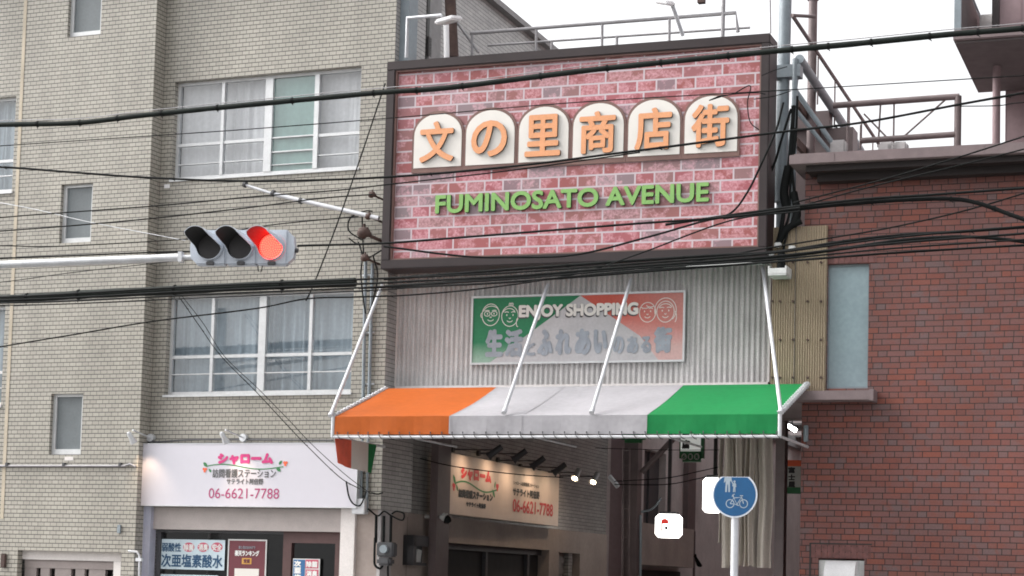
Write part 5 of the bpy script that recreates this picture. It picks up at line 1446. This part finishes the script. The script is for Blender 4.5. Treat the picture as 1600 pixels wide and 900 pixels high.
disc(mb, *q2(1147.5, 752.5), 1.7*sx, 1.9*sx, v, n=12)
ribbon(mb, [q2(1142.5, 751), q2(1145.5, 757)], .014, v-.0005)
th.part('pictogram', mb, M['picto'], disc_o)

# ------------------------------------------------------------------ inside the alley
ar = Thing('alley_building', S, (-.3, 20, 0), 'pale plastered row building deeper in the alley with dark upper window', 'building')
def AU(px, py, u=-.1): return S.atu(px, py, u)
aw0 = (AU(1006, 760)[0], AU(1040, 760)[0], AU(1023, 822)[1], AU(1023, 705)[1])
mb = MB(); wall_holes(mb, 12.4, 46, 0, 9, 0, [aw0], .2); umap(mb, -.1); mb.face([(-.1, 12.4, 0), (-6, 12.4, 0), (-6, 12.4, 9), (-.1, 12.4, 9)]); ar.part('wall', mb, M['inner_wall'])
mb = MB(); mb.box(-.3, -.26, aw0[0], aw0[1], aw0[2], aw0[3]); mb.box(-.26, -.22, (aw0[0]+aw0[1])/2-.05, (aw0[0]+aw0[1])/2+.05, aw0[2], aw0[3]); ar.part('window', mb, M['darkbox'])
o0, o1 = AU(1002, 850, .25)[0], AU(1084, 850, .25)[0]
mb = MB(); zt2, zb3 = AU(1044, 822, .25)[1], (AU(1003, 880, .25)[1]+AU(1083, 889, .25)[1])/2; mb.box(-.099, .25, o0, o1, zb3, zt2); ar.part('canopy_board', mb, M['inner_beam'])
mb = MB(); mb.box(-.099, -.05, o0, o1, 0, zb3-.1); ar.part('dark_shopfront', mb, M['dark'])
mb = MB(); v_ = AU(1077, 750, -.05)[0]; mb.box(-.099, .02, v_-.35, v_+.35, AU(1077, 830, 0)[1], 6); ar.part('wall_pier', mb, M['column'])
mb = MB(); mb.tube([AUp for AUp in [( .05, AU(1085, 830, .05)[0], AU(1085, 830, .05)[1]), (.05, AU(1085, 900, .05)[0], .1)]], .03, 8); ar.part('downpipe', mb, M['column'])
mb = MB(); mb.box(-6, 8, 46, 46.3, 0, 9); ar.part('end_wall', mb, M['dark'])  # wall added to keep the far end of the alley dark
# column with ladder
cv = 11.9
cu = S.at(991, 800, cv)[0]
th = Thing('arcade_column', S, (cu, cv, 0), 'dark brown steel column with diagonal brace inside the alley', 'column')
mb = MB(); mb.box(cu-.19, cu+.1, cv-.15, cv+.15, 0, 6); th.part('shaft', mb, M['column'])
mb = MB(); mb.tube([S3(1003, 738, cv), S3(1050, 688, cv), S3(1070, 665, cv)], .06, 8); th.part('brace', mb, M['column'])
mb = MB(); mb.tube(smooth([S3(1002, 800, cv), S3(1015, 797, cv), S3(1025, 790, cv), S3(1033, 778, cv)]), .022, 8); mb.tube([S3(1001, 805, cv), S3(1000, 960, cv)], .03, 8); th.part('conduit', mb, M['bluesteel'])
th = Thing('ladder', S, (cu-.4, cv-.3, 0), 'narrow metal ladder standing beside the brown alley column', 'ladder')
mb = MB()
for x in (973.5, 983): p, q = S3(x+.5, 700, cv-.3), S3(x-1, 960, cv-.3); mb.tube([p, q], .022, 8)
th.part('side_rail', mb, M['pinksteel'])
mb = MB()
for k in range(14): y = 705+k*22.5; mb.tube([S3(973, y, cv-.3), S3(983, y, cv-.3)], .016, 6)
th.part('rung', mb, M['pinksteel'])
mb = MB(); p = S.at(966, 690, cv+.2)[0]; mb.box(p-.12, p+.16, cv+.1, cv+.35, 0, 6); single('downpipe', mb, M['pink'], S, (p, cv+.2, 0), 'pale square downpipe behind the ladder at the end of the tiled wall', 'pipe')
th = Thing('wall_bracket', S, S3(957, 745, 11.5), 'short pale slanting bracket left of the ladder', 'bracket'); mb = MB(); mb.tube([S3(952, 744, 11.6), S3(966, 761, 11.6)], .05, 8); th.part('bar', mb, M['pipe'])
# hanging lit box signs
def litbox(px, py, w, h, v, label, motif=False):
    a = S.at(px, py, v); b = S.at(px+w/2, py-h/2, v); hw, hh = b[0]-a[0], b[1]-a[1]
    th = Thing('light_box', S, (a[0], v, a[1]), label, 'lit sign', 'lit box signs in the alley')
    ch = .28*hw
    poly = [(a[0]-hw, a[1]-hh+ch), (a[0]-hw+ch, a[1]-hh), (a[0]+hw-ch, a[1]-hh), (a[0]+hw, a[1]-hh+ch), (a[0]+hw, a[1]+hh-ch), (a[0]+hw-ch, a[1]+hh), (a[0]-hw+ch, a[1]+hh), (a[0]-hw, a[1]+hh-ch)]
    mb = MB(); mb.prism(poly, v-.12, v+.12); th.part('lamp_shade', mb, M['glow'])
    mb = MB(); mb.box(a[0]-.03, a[0]+.03, v-.03, v+.03, a[1]+hh, 6.0); mb.box(a[0]-hw*.7, a[0]+hw*.7, v-.1, v+.1, a[1]+hh+.001, a[1]+hh+.05); th.part('hanger', mb, M['darkbox'])
    if motif:
        mb = MB(); r = hw*.32; cx, cz = a[0]-hw*.2, a[1]+hh*.02
        mb.prism([(cx-r, cz-r*1.5), (cx-r, cz+r)] + [(cx+r*math.cos(math.pi-math.pi*i/10), cz+r+r*.8*math.sin(math.pi-math.pi*i/10)) for i in range(11)] + [(cx+r, cz+r*.4), (cx-r*.6, cz+r*.4), (cx-r*.6, cz-r*1.5)], v-.125, v-.121); th.part('motif', mb, M['motif_red'])
        mb = MB(); disc(mb, cx+r*.4, cz-r*.6, r*.45, r*.45, v-.1255, n=14); th.part('motif', mb, M['black'])
litbox(1045, 822, 38, 36, 10.5, 'glowing white box sign with small red mark hanging in the alley', True)
litbox(1117, 774, 34, 54, 8.0, 'tall glowing white box sign half hidden behind the blue road sign')
# green and white hanging name board
def nameboard(px, py_bot, wpx, v, label, texts=True):
    a = S.at(px-wpx/2, py_bot, v); b = S.at(px+wpx/2, py_bot, v); u0, u1, z0 = a[0], b[0], (a[1]+b[1])/2
    W = u1-u0; H = W*2.3
    th = Thing('name_board', S, ((u0+u1)/2, v, z0), label, 'sign', 'hanging name boards')
    mb = MB(); mb.box(u0, u1, v-.1, v+.1, z0, z0+H, bev=.06); th.part('case', mb, M['sign_green'])
    mb = MB(); mb.box(u0+W*.09, u1-W*.09, v-.108, v-.09, z0+W*.42, z0+H-W*.2); th.part('face', mb, M['sign_lit'])
    mb = MB(); 
    for k in range(3): disc(mb, u0+W*(.24+.26*k), z0+W*.2, W*.11, W*.13, v-.102, n=16)
    th.part('roundel', mb, M['txt_green'] if not texts else M['sign_pale'])
    mb = MB(); mb.box(u0+W*.35, u1-W*.35, v-.03, v+.03, z0+H, 6.0); th.part('hanger', mb, M['column'])
    if texts:
        for k, ch in enumerate('6番街'):
            mb = MB(); cx = u0+W*(.24+.26*k); add_text(mb, ch, cx-W*.07, cx+W*.07, z0+W*.11, z0+W*.29, v-.105, .004); th.part('lettering', mb, M['sign_green'])
        for k, ch in enumerate('店服'):
            mb = MB(); add_text(mb, ch, u0+W*.14, u0+W*.48, z0+W*(.5+.44*k), z0+W*(.88+.44*k), v-.112, .014); th.part('lettering', mb, M['txt_black'])
        mb = MB(); add_text(mb, '公', u0+W*.62, u0+W*.84, z0+W*.95, z0+W*1.2, v-.112, .006); th.part('lettering', mb, M['txt_black'])
nameboard(1081, 722, 38, 7.0, 'green and white hanging name board with black kanji under the awning')
nameboard(990, 692, 36, 9.0, 'bottom of a second green name board beside the ladder', False)
# folded tarpaulins hanging from the arcade front
TV = .75
th = Thing('hanging_tarpaulin', S, (S.at(1165, 800, TV)[0], TV, 2), 'bundle of beige pleated tarpaulins hanging behind the blue road sign', 'tarpaulin')
zt3 = 4.1
def pleat(x0, x1, yb, v, taper=0, ph=0):
    u0, zb_ = S.at(x0, yb, v); u1, _ = S.at(x1, yb, v)
    m = MB(); n, mz = 24, 14
    for j in range(mz):
        for i in range(n):
            q = []
            for a, b in ((i, j), (i+1, j), (i+1, j+1), (i, j+1)):
                t, s_ = a/n, b/mz; z = zb_ + (zt3-zb_)*s_
                wdt = 1+taper*(1-s_)**2
                q.append(((u0+u1)/2+(t-.5)*(u1-u0)*wdt + .012*math.sin(z*4+ph), v + .055*math.cos(2*math.pi*t)+.01*math.sin(z*5+ph*2), z))
            m.face(q, 0, True)
    th.part('fold', m, M['tarp'])
xs = [1126, 1137, 1146, 1153, 1159, 1166, 1173, 1181]
for k in range(7): pleat(xs[k], xs[k+1]+1.2, [887, 884, 883, 884, 885, 884, 886][k], TV+.08*math.sin(k*2.3), .18 if k == 0 else 0, k*1.3)
pleat(1182, 1204, 887, TV, 0, 9)
pleat(1120, 1127, 848, TV+.1, .1, 4)
mb = MB(); a, b = S.at(1118, 690, TV)[0], S.at(1208, 690, TV)[0]; mb.tube([(a, TV, zt3), (b, TV, zt3)], .03, 8); th.part('rail', mb, M['pipe'])
mb = MB(); mb.tube(smooth([S3(1085, 868, 6), S3(1093, 880, 6), S3(1095, 884, 6), S3(1090, 882, 6), S3(1086, 866, 6)]), .022, 6); single('rope_loop', mb, M['black'], S, S3(1090, 875, 6), 'small dark loop of rope hanging in the alley', 'rope')
# fluorescent tube and the small vertical shop sign at the right jamb
th = Thing('fluorescent_lamp', S, S3(1236, 669, 2.5), 'lit fluorescent tube under the right end of the awning', 'lamp')
mb = MB(); mb.tube([S3(1229, 664, 2.2), S3(1244, 673, 2.2)], .03, 10); th.part('tube', mb, M['tube'])
mb = MB(); p, q = Vector(S3(1229, 661, 2.25)), Vector(S3(1245, 670, 2.25)); mb.tube([p, q], .035, 8); mb.tube([p.lerp(q, .5), p.lerp(q, .5)+Vector((0, .1, 1.2))], .02, 6); th.part('fitting', mb, M['darkbox'])
q = rect(S, 2.0, 1229, 719, 1245, 771); th = Thing('vertical_shop_sign', S, (q[0], 2, q[2]), 'narrow vertical white shop sign with three black kanji at brick wall edge', 'sign')
mb = MB(); mb.box(q[0], q[1]+.1, 2.0, 2.12, q[2]+.09, q[3]-.09); th.part('panel', mb, M['sign_pale'])
mb = MB(); mb.box(q[0]-.01, q[1]+.1, 1.99, 2.13, q[3]-.089, q[3]); th.part('top_cap', mb, M['txt_orange'])
mb = MB(); mb.box(q[0]-.01, q[1]+.1, 1.99, 2.13, q[2], q[2]+.089); th.part('bottom_cap', mb, M['sign_green'])
for k, ch in enumerate('富士屋'): y = 730+k*11; r4 = rect(S, 2.0, 1231.5, y, 1242.5, y+9.5); mb = MB(); add_text(mb, ch, *r4, 1.996, .006); th.part('lettering', mb, M['txt_black'])
mb = MB(); a = S3(1259, 675, -.04); mb.box(a[0]-.03, a[0]+.03, -.05, -.001, a[2]-.13, a[2]+.09, bev=.008); mb.tube([(a[0], -.06, a[2]+.05), (a[0], -.06, a[2]-.05)], .02, 8); single('wall_bracket', mb, M['bluesteel'], S, a, 'small grey fixture on the brick wall under the ledge', 'fixture')
# vent hood in the low opening of the brick wall
th = Thing('vent_hood', S, (lw[0], -.1, lw[2]), 'white vent hood in the opening low on the brick wall', 'vent')
h0, h1 = S.at(1288, 890, -.2)[0], S.at(1336, 890, -.2)[0]; hz = S.at(1312, 876, -.2)[1]
mb = MB(); prof = [(.06, hz)] + [(-.05-.2*math.sin(math.pi/2*i/8), hz-.25+.25*math.cos(math.pi/2*i/8)) for i in range(9)] + [(-.25, hz-.7), (.06, hz-.7)]
mb.prismu(prof[::-1], h0, h1); th.part('cowl', mb, M['white'])
mb = MB(); mb.box(h0+.2, h0+.206, -.26, -.24, hz-.7, hz-.26); th.part('ridge', mb, M['palebox'])
# spot lamps over the alley sign: six arms, two with glowing bulbs, a light added to all six
for k, (x, y, lit) in enumerate(((758, 706, 0), (797, 712, 0), (826, 723, 0), (860, 733, 0), (888, 741, 1), (917, 747, 1))):
    v_, z_ = S.atu(x, y, .5)
    th = Thing('alley_spotlight', S, (-.08, v_, z_), ['first dark spotlight over the alley shop sign, nearest the street', 'second dark spotlight over the alley shop sign', 'third dark spotlight over the alley shop sign', 'dark spotlight nearest the lit ones over the alley shop sign',
               'lit spotlight nearer the street on the alley wall', 'lit spotlight deepest on the tiled alley wall'][k], 'lamp', 'spotlights on the alley wall')
    mb = MB(); mb.tube([(-.08, v_, z_+.04), (.62, v_, z_+.03)], .014, 6); mb.tube([(-.08, v_, z_+.04), (-.03, v_, z_+.04)], .05, 10); th.part('arm', mb, M['darkbox'])
    tgt = Vector((-.2, -.06, -.16)) if not lit else Vector((-.02, -.16, -.16))
    h = Vector((.66, v_, z_)); mb = MB(); mb.tube([h-tgt*.55, h+tgt*.3, h+tgt*.5], [.05, .055, .08], 12); th.part('head', mb, M['pipe'] if lit else M['darkbox'])
    if lit: mb = MB(); mb.tube([h+tgt*.5, h+tgt*.52], .045, 12); th.part('bulb', mb, M['warmglow'])
    ld = bpy.data.lights.new('spot_light', 'SPOT'); ld.energy = 4.5; ld.color = (1, .74, .52); ld.spot_size = 2.6; ld.spot_blend = 1.0; ld.shadow_soft_size = .06
    lo = bpy.data.objects.new('spot_light', ld); COL.objects.link(lo); lo.parent = th.o
    lo.location = (h+tgt*.6) - Vector(th.base); lo.rotation_euler = (Vector((-.5, -.0, -.55))).to_track_quat('-Z', 'Y').to_euler()
